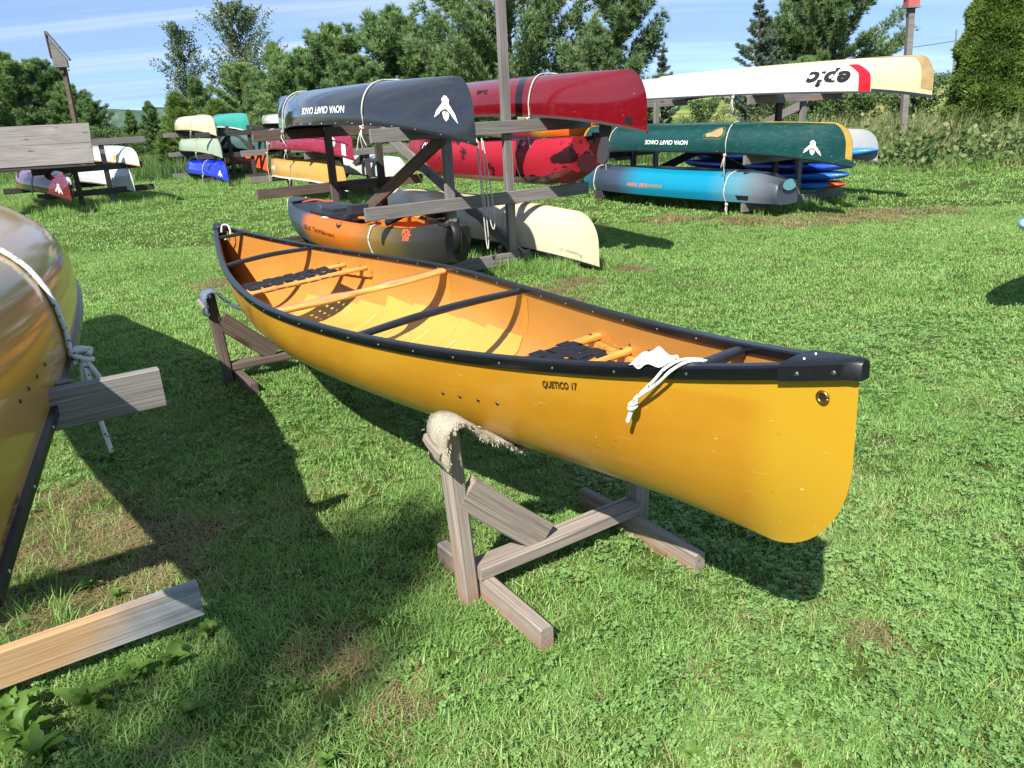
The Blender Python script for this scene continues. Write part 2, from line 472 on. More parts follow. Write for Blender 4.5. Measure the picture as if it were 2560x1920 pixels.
def mk_pine(seed, H, W, dens=1.0, low=.06, prof=None, droop=.35, k=9, nl=.21, nw=.032, mat=FP, step=.30, nb=8, clump=.20):
    R = np.random.default_rng(seed)
    tp = np.array([(R.normal() * .05 * z, R.normal() * .05 * z, z * H) for z in np.linspace(0, 1, 8)]); tp[0] = 0
    tv = [taper(tp, .035 * H * .6, .012)]
    pos = []; dr = []
    z = low * H
    while z < H * .985:
        f = z / H
        ln0 = W / 2 * (prof(f) if prof else max(.05, (1 - f) ** .62 * min(1, .55 + f * 2)))
        for j in range(nb):
            az = R.uniform(0, 2 * np.pi); ln = ln0 * R.uniform(.65, 1.15)
            el = math.radians(R.uniform(0, 22) + 38 * f)
            d0 = np.array([math.cos(az) * math.cos(el), math.sin(az) * math.cos(el), math.sin(el)])
            c0 = np.array([np.interp(z, tp[:, 2], tp[:, 0]), np.interp(z, tp[:, 2], tp[:, 1]), z])
            m_ = 6
            bp = np.array([c0 + d0 * ln * q + np.array([0, 0, droop * ln * .35 * q * q]) for q in np.linspace(0, 1, m_)])
            if ln > .25: tv.append(taper(bp, .009 * ln + .005, .003, 4))
            nt_ = int(dens * (9 + 44 * ln))
            q = R.uniform(.18, 1, nt_) ** .75
            base = np.stack([np.interp(q, np.linspace(0, 1, m_), bp[:, i]) for i in range(3)], -1)
            sp_ = rdir(R, nt_) * (clump * (0.5 + ln * .35)) * R.uniform(.2, 1, (nt_, 1)) * np.array([1, 1, .65])
            pos.append(base + sp_); dd = d0 * .7 + sp_ / (np.linalg.norm(sp_, axis=1)[:, None] + 1e-6) * .6 + np.array([0, 0, .45])
            dr.append(dd / np.linalg.norm(dd, axis=1)[:, None])
        z += step * R.uniform(.75, 1.25)
    # leader
    q = R.uniform(.9, 1.02, 26); pos.append(np.stack([tp[-1, 0] + R.normal(size=26) * .05, tp[-1, 1] + R.normal(size=26) * .05, q * H], -1)); dr.append(np.tile([0, 0, 1.0], (26, 1)))
    pos = np.vstack(pos); dr = np.vstack(dr)
    V, F = needles(R, pos, dr, k, nl, nw)
    tvv, tff = merge(*tv)
    return arr_mesh('trunk', tvv, tff, BARK, True), arr_mesh('crown', V, F, mat)

def mk_broad(seed, H, W, n=9000, size=.075, mat=FPO, bark=BARKP, low=.12, steep=50, nbr=64, prof=None, open_=.24):
    R = np.random.default_rng(seed)
    tp = np.array([(R.normal() * .02 * z * H, R.normal() * .02 * z * H, z * H * .95) for z in np.linspace(0, 1, 8)]); tp[0] = 0
    tv = [taper(tp, .016 * H, .008)]
    pos = []
    for j in range(nbr):
        f = low + (1 - low) * (j + R.random()) / nbr * .97; z = f * H
        az = R.uniform(0, 2 * np.pi); el = math.radians(steep + R.uniform(-14, 10))
        ln = (W / 2 * 1.25) * (prof(f) if prof else math.sin(math.pi * min(1, .16 + f * .80)) ** .8) * R.uniform(.55, 1.15)
        d0 = np.array([math.cos(az) * math.cos(el), math.sin(az) * math.cos(el), math.sin(el)])
        c0 = np.array([np.interp(z, tp[:, 2], tp[:, 0]), np.interp(z, tp[:, 2], tp[:, 1]), min(z, H * .93)])
        bp = np.array([c0 + d0 * ln * q for q in np.linspace(0, 1, 5)])
        over = bp[:, 2].max() - H
        if over > 0: bp[:, 2] -= over * np.linspace(0, 1, 5)
        tv.append(taper(bp, .012 * ln + .008, .003, 4))
        kk = int(n / nbr * R.uniform(.5, 1.4))
        q = R.uniform(.15, 1, kk) ** .8
        base = np.stack([np.interp(q, np.linspace(0, 1, 5), bp[:, i]) for i in range(3)], -1)
        # twigs: clustered
        nc = max(3, kk // 26); cl = rdir(R, nc) * open_ * (.6 + .5 * ln) * R.uniform(.3, 1, (nc, 1))
        ci = R.integers(0, nc, kk)
        pos.append(base + cl[ci] + R.normal(size=(kk, 3)) * .05)
    V, F = leaves(R, np.vstack(pos), size)
    tvv, tff = merge(*tv)
    return arr_mesh('trunk', tvv, tff, bark, True), arr_mesh('crown', V, F, mat)

def mk_cedar(seed, H, r0, r1, n=32000):
    R = np.random.default_rng(seed)
    z = R.uniform(.02, 1, n) ** .9 * H; az = R.uniform(0, 2 * np.pi, n)
    f = z / H
    rad = np.interp(f, [0, .08, .22, .5, .72, .9, 1], [r0 * .6, r0 * .92, r0, r0 * .80, r0 * .56, r0 * .30, .05])
    lump = 1 + .10 * np.sin(az * 3 + z * 2.1) + .08 * np.sin(az * 7 - z * 5.3) + .07 * np.sin(z * 9 + az * 2)
    rr = rad * lump * (1 - np.abs(R.normal(size=n)) * .13)
    pos = np.stack([rr * np.cos(az), rr * np.sin(az), z], -1)
    out = np.stack([np.cos(az), np.sin(az), np.full(n, .9)], -1); out /= np.linalg.norm(out, axis=1)[:, None]
    V, F = needles(R, pos, out, 4, .095, .034, .75)
    tv = taper(np.array([(0, 0, 0), (0, 0, H * .5), (0, 0, H * .95)]), .09, .02)
    return arr_mesh('trunk', *tv, BARK, True), arr_mesh('crown', V, F, FC)

def plant_tree(name, label, meshes, x, y, sc_=1.0, rz=0.0, group='trees along the edge of the lawn', sz=None, cat='tree'):
    M = Matrix.Translation((x, y, gz(x, y) - .03)) @ Matrix.Rotation(rz, 4, 'Z') @ Matrix.Diagonal((sc_, sc_, sz or sc_, 1))
    root = thing(name, label, cat, group=group, M=M)
    for nm, me in zip(('trunk', 'crown'), meshes):
        link(bpy.data.objects.new(nm, me), root, M)
    return root

ovate = lambda f: max(.06, math.sin(math.pi * min(1, .30 + .70 * f)) ** .75)
pine1 = mk_pine(1, 5.0, 4.3, 1.3, prof=ovate); pine2 = mk_pine(2, 5.4, 4.9, 1.25, prof=ovate); pine3 = mk_pine(3, 4.6, 3.4, 1.5, prof=lambda f: max(.05, (1 - f) ** .7))
wp1 = mk_pine(4, 6.4, 6.2, 1.35, low=.16, prof=lambda f: max(.10, math.sin(math.pi * min(1, .24 + .70 * f)) ** .6 * (1.0 if f < .5 else 1.0)), droop=.7, k=12, nl=.19, nw=.026, mat=FPW, step=.34, nb=5, clump=.20)
wp2 = mk_pine(5, 5.2, 3.4, 1.45, low=.12, prof=lambda f: max(.09, math.sin(math.pi * min(1, .3 + .68 * f)) ** .6), droop=.6, k=12, nl=.18, nw=.024, mat=FPW, step=.30, nb=5, clump=.20)
pineE = mk_pine(6, 5.6, 6.2, 1.25, prof=lambda f: max(.08, math.sin(math.pi * min(1, .34 + .66 * f)) ** .55), mat=FPW, k=10, nl=.20, nw=.03)
yp = mk_pine(7, 2.6, 2.2, 1.5, prof=lambda f: max(.06, (1 - f) ** .6), mat=FPY, k=8, nl=.16, nw=.02, step=.2, clump=.2)
spr = mk_pine(8, 4.2, 3.2, 1.5, low=.03, prof=lambda f: max(.03, (1 - f) ** .95), droop=.1, k=10, nl=.09, nw=.022, mat=FS, step=.24, nb=6, clump=.10)
sprs = mk_pine(9, 3.2, 2.1, 1.5, low=.03, prof=lambda f: max(.03, (1 - f) ** .9), droop=.2, k=9, nl=.08, nw=.02, mat=FS, step=.22, nb=5, clump=.08)
pop1 = mk_broad(10, 6.0, 2.8, 10000, .08); pop2 = mk_broad(11, 6.8, 4.2, 18000, .085)
bush = mk_broad(12, 1.7, 2.4, 5200, .075, FB, BARK, .02, 40, 40, lambda f: 1.0, .22)
bush2 = mk_broad(13, 2.4, 2.6, 6500, .07, FB, BARK, .02, 48, 44, lambda f: 1.0 - .5 * f, .2)
ced = mk_cedar(14, 4.7, .86, .50)

T_ = plant_tree
T_('pine_tree', 'dense dark pine filling the far left edge above the board panel', pine2, -26.2, 45, 1.0, .4)
T_('pine_tree', 'tallest dark pine at the far left behind the birdhouse', pine1, -24.6, 45.5, 1.0, 1.4)
T_('pine_tree', 'dark pine just left of the birdhouse post', pine1, -23.0, 45, .74, 2.2)
T_('pine_tree', 'lower dark pine just right of the birdhouse post', pine2, -21.6, 44, .55, 2.9)
T_('pine_tree', 'small dark pine in the gap at the far left', pine3, -20.4, 46, .52, .3)
T_('pine_tree', 'small dark pine before the pale field in the left gap', pine3, -17.6, 42, .58, 1.3)
T_('pine_tree', 'dark conifer beside the young bright pine', pine3, -15.6, 40, .60, 4)
T_('young_pine', 'bright yellow green young pine left of the background canoes', yp, -11.5, 30, .98, 0)
T_('young_pine', 'second bright young pine overlapping the first one', yp, -10.7, 31.5, .88, 2)
T_('young_pine', 'low bright pine sprouting at the foot of the young pines', yp, -11.9, 29.2, .50, 1)
T_('poplar_tree', 'slender airy poplar standing left of the taller poplar', pop1, -13.9, 38, .95, 0)
T_('poplar_tree', 'tall airy poplar rising highest left of the pine row', pop2, -11.5, 38.4, .95, 1)
T_('pine_tree', 'narrow pine right of the tall poplar', pine3, -9.0, 34.5, .95, .8)
T_('pine_tree', 'dark pine under the two poplars', pine1, -10.8, 35.4, .74, 3.2)
T_('pine_tree', 'reddish dark conifer below the slender poplar', pine3, -12.6, 35, .72, 2.5)
T_('pine_tree', 'dark pine between the poplar and the big pine row', pine2, -7.9, 34, .74, 1.9)
T_('pine_tree', 'rounded pine forming the first hump of the pine row', pine2, -6.6, 34.3, .89, .2)
T_('pine_tree', 'big rounded pine forming the tallest hump of the pine row', pine2, -4.4, 36, 1.02, 2.4)
T_('pine_tree', 'rounded pine right of the tallest hump of the row', pine1, -2.8, 35.5, .95, 5)
T_('pine_tree', 'low dark pine filling the row behind the red canoe', pine2, -1.2, 34, .70, 4.4)
T_('pine_tree', 'low dark pine behind the grey canoe', pine1, -5.4, 33, .72, 1.0)
T_('white_pine', 'big open white pine behind the tall post', wp1, .5, 26, 1.0, .9)
T_('white_pine', 'airy white pine standing alone right of the tall post', wp2, 3.45, 24, .98, 2.1)
T_('spruce_tree', 'small sparse spruce right of the lone white pine', sprs, 4.78, 24, .94, 0)
T_('spruce_tree', 'broad blue grey spruce left of the wide pine at the right', spr, 9.1, 29.0, 1.12, 1)
T_('pine_tree', 'very wide bushy pine behind the right rack', pineE, 12.0, 30, .93, 1.2)
T_('pine_tree', 'low pine skirt filling below the wide right pine', pine1, 10.6, 28.5, .52, .2)
T_('spruce_tree', 'dark spruce cut off by the right edge', spr, 19.0, 30, .92, 3)
T_('cedar_tree', 'tall dense conical cedar at the right beside the weeds', ced, 11.28, 18.9, 1.0, 0)
T_('poplar_tree', 'unseen tall poplar added behind the viewpoint to shade the left foreground', pop1, -4.16, -6.4, .46, .7, 'trees along the edge of the lawn', sz=1.68)  # added out of view, slimmed and stretched to cast soft shade at the left
T_('shrub', 'leafy shrub under the red canoe behind the racks', bush, 1.8, 24, .75, 0, 'shrubs behind the racks', cat='shrub')
T_('shrub', 'dark shrub under the long white boat', bush2, 5.4, 21.5, .62, 1, 'shrubs behind the racks', cat='shrub')
T_('shrub', 'dark shrub below the epic lettering at the right', bush2, 7.4, 22, .66, 2, 'shrubs behind the racks', cat='shrub')
T_('shrub', 'shrub behind the red birdhouse post', bush, 9.8, 23, .85, 3, 'shrubs behind the racks', cat='shrub')
T_('shrub', 'round shrub in the pale field at the far left', bush, -18.8, 39, .9, 3, 'shrubs behind the racks', cat='shrub')
T_('shrub', 'pale scrub bush beyond the weeds right of the ivory canoe', bush, 13.2, 26, 1.05, 5, 'shrubs behind the racks', cat='shrub')
T_('shrub', 'low shrub behind the left rack', bush2, -12.6, 27.5, .55, 5, 'shrubs behind the racks', cat='shrub')
T_('shrub', 'scrubby bush right of the cedar at the edge', bush2, 15.5, 24, .62, .5, 'shrubs behind the racks', cat='shrub')

# ------------------------------------------------------------------ tall weeds
def blades(R, pos, h, w, lean, segs=3, az=None):
    n = len(pos); az = R.uniform(0, 2 * np.pi, n) if az is None else az
    d = np.stack([np.cos(az), np.sin(az), np.zeros(n)], -1); s = np.stack([-np.sin(az), np.cos(az), np.zeros(n)], -1)
    rows = []
    for i in range(segs + 1):
        f = i / segs
        c = pos + d * (lean * h * f ** 2)[:, None] + np.array([0, 0, 1.0]) * (h * (f - .35 * lean * f ** 2))[:, None]
        ww = (w * (1 - f ** 1.6) * .5 + 1e-4)[:, None]
        rows += [c - s * ww, c + s * ww]
    V = np.stack(rows, 1).reshape(-1, 3); m_ = 2 * (segs + 1)
    F = np.concatenate([np.stack([np.arange(n) * m_ + 2 * i, np.arange(n) * m_ + 2 * i + 1, np.arange(n) * m_ + 2 * i + 3, np.arange(n) * m_ + 2 * i + 2], -1) for i in range(segs)])
    return V, F
FW = foliage('tall_weed', (0.110, 0.150, 0.055, 1), (0.240, 0.260, 0.110, 1), (0.540, 0.470, 0.300, 1), .35, 1.8, .6)
FWG = foliage('rank_grass', (.055, .115, .034, 1), (.11, .195, .058, 1), (.20, .28, .10, 1), .35, 1.2, .55)
R = np.random.default_rng(21)
def region(n, fn):
    out = []
    while sum(map(len, out)) < n: 
        p = fn(n); out.append(p)
    return np.vstack(out)[:n]
def bank(n):
    x = R.uniform(5.6, 17, n); y = 15.3 + R.uniform(0, 1, n) ** 1.4 * 6.5 + np.maximum(0, 8 - x) * .7
    return np.stack([x, y, np.zeros(n)], -1)
p = bank(21000)
e = np.clip((p[:, 1] - 15.6) / 1.4, .25, 1)
V, F = blades(R, p, R.uniform(.35, 1.25, len(p)) * e, R.uniform(.012, .038, len(p)), R.uniform(.1, .95, len(p)), 4)
wd = part('tall_weeds', V, F, FW, None, Matrix.Identity(4)); tag(wd, 'tangled straw and green weeds along the right edge of the lawn', 'weeds', kind='stuff')
q = []
for (x0, x1, y0, y1, n) in ((-14, -7.5, 24, 30, 6500), (-8, 6, 27, 31, 7000), (-2, 8, 20.5, 26, 9000), (-30, -14, 26, 40, 8000), (6, 20, 23, 30, 5000)):
    q.append(np.stack([R.uniform(x0, x1, n), R.uniform(y0, y1, n), np.zeros(n)], -1))
q = np.vstack(q)
V, F = blades(R, q, R.uniform(.18, .62, len(q)), R.uniform(.012, .03, len(q)), R.uniform(.1, .8, len(q)), 3)
wd = part('rank_grass', V, F, FWG, None, Matrix.Identity(4)); tag(wd, 'uncut grass growing along the tree line behind the racks', 'grass', kind='stuff')
lp_ = bank(900); lp_[:, 2] = 0
cl_n = 16
base = np.repeat(lp_, cl_n, 0); hh = np.repeat(R.uniform(.15, .85, len(lp_)), cl_n)
off = R.normal(size=(len(base), 3)) * np.array([.10, .10, .10]); off[:, 2] += hh * R.uniform(.3, 1.05, len(base))
V, F = leaves(R, base + off, .105, .5)
wd = part('leafy_weeds', V, F, foliage('weed_leaves', (.07, .12, .045, 1), (.14, .20, .075, 1), (.26, .31, .14, 1), .35, 1.4), None, Matrix.Identity(4)); tag(wd, 'low leafy weeds tangled through the tall grass at the right', 'weeds', kind='stuff')
# broad leaved weed stalks on the bank
for i, (x, y, h) in enumerate(((7.3, 17.2, 1.25), (6.6, 17.6, 1.1), (8.2, 17.4, .95), (9.6, 17.2, .9), (10.4, 17.0, .85), (12.2, 17.4, 1.0))):
    rt_ = thing('weed_stalk', 'leafy weed stalk standing up from the weeds, number %d from the right rack' % (i + 1), 'weed', loc=(x, y, 0), group='leafy stalks in the weeds')
    rt_['label'] = ['tall broad leaved weed just behind the ivory canoe end', 'broad leaved weed nearest the right rack', 'leafy weed stalk left of the birdhouse post base', 'leafy weed stalk right of the birdhouse post base', 'leafy weed stalk in front of the cedar', 'leafy weed stalk right of the cedar base'][i]
    V, F = taper(np.array([(x, y, 0), (x + .03, y, h * .5), (x + .02, y, h)]), .012, .005, 5); part('stem', V, F, FWG, rt_, Matrix.Identity(4))
    V = []; F = []
    for k in range(16):
        z = h * (.25 + .75 * k / 15); a = k * 2.4; L_ = .20 * (1.1 - .45 * k / 15)
        d = np.array([math.cos(a), math.sin(a), .35]); s = np.array([-math.sin(a), math.cos(a), 0]) * L_ * .26
        c0 = np.array([x + .02, y, z]); b0 = len(V)
        V += [c0, c0 + d * L_ * .5 + s, c0 + d * L_ * np.array([1, 1, .4]), c0 + d * L_ * .5 - s]; F.append((b0, b0 + 1, b0 + 2, b0 + 3))
    part('leaf_whorl', V, F, FB, rt_, Matrix.Identity(4))

# ------------------------------------------------------------------ posts and birdhouses
def wood_get(k): return wood(k)
def birdpost(label, base, top, w, hk):
    root = thing('birdhouse_post', label, 'post', loc=base)
    b0, b1 = Vector(base) - Vector((0, 0, .1)), Vector(top)
    x = (b1 - b0); 
    V, F = sweep([b0, (b0 + b1) / 2, b1], [(-w / 2, -w / 2), (w / 2, -w / 2), (w / 2, w / 2), (-w / 2, w / 2)], side_ref=(0, 1, 0))
    part('post', V, F, hk, root, Matrix.Identity(4)); return root
birdpost('leaning wooden post carrying the grey birdhouse at the left', (-11.35, 22.2, 0), (-11.30, 22.2, 3.20), .10, wood('brown'))
bh = thing('birdhouse', 'grey wooden birdhouse with steep slanted roof on the left post', 'birdhouse', loc=(-11.36, 22.15, 3.12))
Mb = Matrix.Translation((-11.36, 22.13, 3.10)) @ Matrix.Rotation(math.radians(20), 4, 'Z')
prof = [(-.13, 0), (.20, .0), (.20, .18), (-.13, .72)]
V = np.array([(x, y, z) for y in (-.13, .13) for x, z in prof]); F = [(0, 1, 2, 3), (7, 6, 5, 4), (0, 4, 5, 1), (1, 5, 6, 2), (2, 6, 7, 3), (3, 7, 4, 0)]
part('box', V, F, wood('grey'), bh, Mb)
V = np.array([(x, y, z) for y in (-.17, .17) for x, z in [(.25, .16), (-.16, .84), (-.13, .87), (.28, .19)]])
part('roof', V, [(0, 1, 2, 3), (7, 6, 5, 4), (0, 4, 5, 1), (1, 5, 6, 2), (2, 6, 7, 3), (3, 7, 4, 0)], wood('grey'), bh, Mb)
V = np.array([(x, y, z) for y in (-.15, .15) for x, z in [(-.16, .22), (-.135, .22), (-.135, .86), (-.17, .86)]])
part('back_board', V, [(0, 1, 2, 3), (7, 6, 5, 4), (0, 4, 5, 1), (1, 5, 6, 2), (2, 6, 7, 3), (3, 7, 4, 0)], wood('dark'), bh, Mb)
V, F = box_vf((.02, 0, -.07), (.10, .14, .14)); part('mount_block', V, F, wood('brown'), bh, Mb)
birdpost('pale wooden post carrying the red birdhouse at the right', (8.98, 18, 0), (8.82, 18, 3.16), .125, wood('grey'))
bh = thing('birdhouse', 'red birdhouse cut off by the top edge at the right', 'birdhouse', loc=(8.82, 18, 3.14))
V, F = box_vf((8.82, 18, 3.30), (.24, .24, .30)); part('box', V, F, plain('red_paint', lin(168, 88, 82), .7, nscale=8), bh, Matrix.Identity(4))
V, F = box_vf((8.82, 17.98, 3.13), (.28, .28, .03)); part('floor_board', V, F, wood('grey'), bh, Matrix.Identity(4))
V = np.array([(8.82 + a_, 18 + b_, 3.46 + c_) for a_, b_, c_ in [(-.2, -.2, 0), (.2, -.2, 0), (.2, .2, 0), (-.2, .2, 0), (0, -.2, .16), (0, .2, .16)]])
part('roof', V, [(0, 1, 4), (2, 3, 5), (0, 4, 5, 3), (1, 2, 5, 4), (0, 3, 2, 1)], plain('red_paint', lin(168, 88, 82), .7, nscale=8), bh, Matrix.Identity(4))
V, F = disc_vf(.04, .002, 12); part('entrance_hole', V, F, plain('white_ring', lin(210, 205, 200), .6), bh, Matrix.Translation((8.90, 17.878, 3.30)) @ Matrix.Rotation(math.pi / 2, 4, 'X'))
up_ = thing('utility_pole', 'thin distant utility pole just left of the cedar', 'utility pole', loc=(49.6, 90, 0))
V, F = taper(np.array([(49.6, 90, -1), (49.45, 90, 3.5), (49.25, 90, 7.0)]), .13, .09, 8); part('pole', V, F, BARKP, up_, Matrix.Identity(4))
wr = thing('power_line', 'thin wire running from the distant utility pole', 'wire', loc=(49.3, 90, 5.8))
V, F = tube(smooth_path([(49.3, 90, 5.9), (45, 89, 5.5), (40, 88.5, 5.15), (34, 88, 4.95)], 24), .03, 4); part('wire', V, F, RUB0 if False else plain('wire_black', (.03, .03, .035, 1), .6), wr, Matrix.Identity(4))

# ------------------------------------------------------------------ boats
def hull_pt(t, ph, L, B, D, rise, rock=0.03, fore=0.28, n0=2.7, p=1.75, q=1.06, rake=0.02, tum=0.03, riseb=None):
    """t -1..1 along, ph -1..1 from gunwale through keel (0) to gunwale; returns x,y,z"""
    t = np.asarray(t, float); ph = np.asarray(ph, float)
    sd = np.sign(ph); a = np.abs(ph) * np.pi / 2; u = np.abs(t)
    n = n0 - (n0 - 1.7) * u ** 3
    yf = np.sin(a) ** (2 / n); zf = np.clip(1 - np.clip(np.cos(a), 0, 1) ** (2 / n), 0, 1)
    hb = B / 2 * np.clip(1 - u ** p, 0, 1) ** q
    hb = hb * (1 + tum * np.sin(np.pi * zf) * (1 - u ** 2))
    r = rise if riseb is None else np.where(t > 0, rise, riseb)
    K = rock * u ** 3; Sh = D + r * u ** 3.0
    z = K + (Sh - K) * zf
    k = np.clip(1 - zf / .55, 0, 1)
    Lw = L - fore * (1 - np.sqrt(np.clip(1 - k ** 2, 0, 1))) - rake * (1 - zf)
    return np.stack([t * Lw, sd * hb * yf, z], -1)

class Hull:
    def __init__(self, **kw):
        self.kw = kw; self.L = kw['L']
    def pt(self, t, ph, off=0.0):
        t, ph = np.broadcast_arrays(np.asarray(t, float), np.asarray(ph, float))
        P = hull_pt(t, ph, **self.kw)
        if off:
            e = 1e-3
            t0 = np.clip(t, -.995, .995); p0 = np.clip(ph, -.995, .995)
            a = hull_pt(t0 + e, p0, **self.kw) - hull_pt(t0 - e, p0, **self.kw)
            b = hull_pt(t0, p0 + e, **self.kw) - hull_pt(t0, p0 - e, **self.kw)
            n = np.cross(a, b); n /= np.linalg.norm(n, axis=-1, keepdims=True) + 1e-12
            # outward = away from the centre line / downward
            c = P - np.stack([P[..., 0], 0 * P[..., 0], 0 * P[..., 0] + self.kw['D'] * 1.2], -1)
            sg = np.sign(np.sum(n * c, -1, keepdims=True)); sg[sg == 0] = 1
            P = P + n * sg * off
        return P
    def mesh(self, nt=45, nph=25, off=0.0):
        t = np.sin(np.linspace(-1, 1, nt) * np.pi / 2)
        ph = np.linspace(-1, 1, nph)
        P = self.pt(t[:, None], ph[None, :], off)
        return P.reshape(-1, 3), grid_faces(nt, nph)
    def girth(self, t):
        p = self.pt(np.full(30, t), np.linspace(0, 1, 30)); return np.linalg.norm(np.diff(p, axis=0), axis=1).sum()
    def map2d(self, uv, s0, ph0, side, off=.003, flip=1):
        """flat art -> hull skin. u runs to the right as seen from outside with the boat the right way up"""
        uv = np.asarray(uv, float)
        d = 1 if side < 0 else -1
        t = np.clip((s0 + d * uv[:, 0] * flip) / self.L, -.999, .999)
        g = self.girth(s0 / self.L)
        ph = np.clip(ph0 + uv[:, 1] * flip / g, .01, .999)
        return self.pt(t, side * ph, off)

_font_cache = {}
def text_vf(s, size, shear=0, bold=0.0, spacing=1.0):
    cu = bpy.data.curves.new('txt', 'FONT'); cu.body = s; cu.size = size; cu.shear = shear
    cu.align_x = 'CENTER'; cu.align_y = 'CENTER'; cu.offset = bold; cu.space_character = spacing
    cu.resolution_u = 3
    ob = bpy.data.objects.new('txt', cu); sc.collection.objects.link(ob)
    bpy.context.view_layer.update()
    dg = bpy.context.evaluated_depsgraph_get()
    me = ob.evaluated_get(dg).to_mesh()
    V = np.array([v.co[:] for v in me.vertices]); F = [tuple(p.vertices) for p in me.polygons]
    ob.evaluated_get(dg).to_mesh_clear()
    bpy.data.objects.remove(ob); bpy.data.curves.remove(cu)
    return V, F

WHITE_PRINT = plain('white_print', lin(225, 225, 222), .5)
BLACK_PRINT = plain('black_print', lin(18, 17, 18), .5)
ORANGE_PRINT = plain('orange_print', lin(225, 95, 50), .5)
RUBBER = plain('black_rubber', (.012, .012, .013, 1), .5, .4, nscale=20, namp=.3)
GUN = plain('black_gunwale', (.010, .011, .014, 1), .30, .6, nscale=14, namp=.35)
GUNA = plain('aluminium_gunwale', lin(150, 152, 155), .4, .5, .8)
GUNW = plain('white_gunwale', lin(215, 215, 210), .45)
ROPE = plain('white_rope', lin(196, 194, 182), .85, .2, nscale=90, namp=.45, bumps=.6)
STEEL = plain('rivet_steel', lin(170, 172, 175), .3, .5, 1)

def lettering(root, H, s, s0, ph0, size, side, mat, shear=0, bold=0.0, name='lettering', spacing=1.0, stretch=1.0):
    V, F = text_vf(s, size, shear, bold, spacing)
    uv = V[:, :2] * np.array([1, stretch])
    return part(name, H.map2d(uv, s0, ph0, side), F, mat, root)

EMB = [(-.5, -.38), (-.40, -.12), (-.14, .2), (-.16, .36), (-.05, .5), (.05, .5), (.16, .36), (.14, .2), (.40, -.12), (.5, -.38),
       (.16, -.12), (.10, -.32), (0, -.42), (-.10, -.32), (-.16, -.12)]
def emblem(root, H, s0, ph0, size, side):
    def sub(pts, k): return [(-x * k, -y * k) for x, y in pts]
    uv = [(x * size * 1.35, y * size) for x, y in EMB]
    # fan triangulated so that it follows the hull
    c = [(0, .05 * size)]
    n = len(uv)
    uv = [(-a, -b) for a, b in uv]; c = [(0, -.05 * size)]
    V = H.map2d(np.array(c + uv), s0, ph0, side, .003)
    F = [(0, 1 + i, 1 + (i + 1) % n) for i in range(n)]
    e = part('emblem', V, F, WHITE_PRINT, root)
    bar = [(-.02, .30), (.02, .30), (.02, -.2), (-.02, -.2)]
    part('emblem_mark', H.map2d(np.array(sub(bar, size)), s0, ph0, side, .006), [(0, 1, 2, 3)],
         plain('red_print', lin(170, 40, 45), .5), e)
    lo = [(-.34, -.16), (-.10, -.02), (.10, -.02), (.34, -.16), (.30, -.20), (.09, -.07), (-.09, -.07), (-.30, -.20)]
    part('emblem_line', H.map2d(np.array(sub(lo, size)), s0, ph0, side, .006), [(0, 1, 6, 7), (1, 2, 5, 6), (2, 3, 4, 5)],
         BLACK_PRINT, e)

def patch(root, H, name, pts, s0, ph0, side, mat, off=.002, nsub=1):
    V = H.map2d(np.array([(0, 0)] + list(pts)) + 0, s0, ph0, side, off)
    n = len(pts)
    return part(name, V, [(0, 1 + i, 1 + (i + 1) % n) for i in range(n)], mat, root)

def canoe(name, label, hullmat, c, zb, yaw, L, B=.88, D=.36, rise=.16, gun=None, group='canoes stored upside down on the wooden racks',
          tilt=0.0, pitch=0.0, nt=41, nph=23, fore=.28, n0=2.7, gw=.020, gh=.022, p=1.75, rivets=0, rivside=1, inner=None, lift=True):
    """a canoe stored upside down: local z up is the canoe's own up"""
    H = Hull(L=L, B=B, D=D, rise=rise, fore=fore, n0=n0, p=p)
    if lift: zb = zb + rise * (1.5 / L) ** 3
    M = Matrix.Translation((c[0], c[1], zb + D)) @ Matrix.Rotation(yaw, 4, 'Z') @ Matrix.Rotation(pitch, 4, 'Y') @ Matrix.Rotation(math.pi + tilt, 4, 'X')
    root = thing(name, label, 'canoe', group=group, M=M)
    V, F = H.mesh(nt, nph)
    part('hull', V, F, hullmat, root, smooth=True)
    gun = gun or GUN
    t = np.sin(np.linspace(-1, 1, 41) * np.pi / 2)
    for sd in (-1, 1):
        path = H.pt(t, np.full_like(t, sd * 1.0)); path[:, 1] += sd * .004; path[:, 2] -= gh * .3
        V, F = sweep(path, [(-gw / 2, -gh / 2), (gw / 2, -gh / 2), (gw / 2, gh / 2), (-gw / 2, gh / 2)])
        part('gunwale', V, F, gun, root)
    for sd in (-1, 1):
        ts = sd * np.linspace(.86, 1, 6)
        a = H.pt(ts, np.full(6, 1.0)); b = H.pt(ts, np.full(6, -1.0))
        V = np.vstack([a, b]) - np.array([0, 0, .004])
        part('deck_plate', V, [(i, i + 1, 7 + i, 6 + i) for i in range(5)], gun, root)
    for tt in (-.28, 0, .3):
        a = H.pt(tt, 1.0); b = H.pt(tt, -1.0)
        V, F = sweep([a - (0, 0, .02), (a + b) / 2 - (0, 0, .02), b - (0, 0, .02)], circ(.028, 8, 1, .45), side_ref=(0, 0, 1))
        part('thwart', V, F, inner or wood('brown'), root, smooth=True)
    if rivets:
        rv, rf = disc_vf(.006, .003)
        me = arr_mesh('rivet', rv, rf, STEEL)
        for tt in np.linspace(-.9, .97, rivets):
            pnt = H.pt(tt, rivside * 1.0) + np.array([0, rivside * (gw / 2 + .004), -.010])
            link(bpy.data.objects.new('rivet', me), root, M @ Matrix.Translation(Vector(pnt)) @ Matrix.Rotation(-rivside * math.pi / 2, 4, 'X'))
    return root, H, M

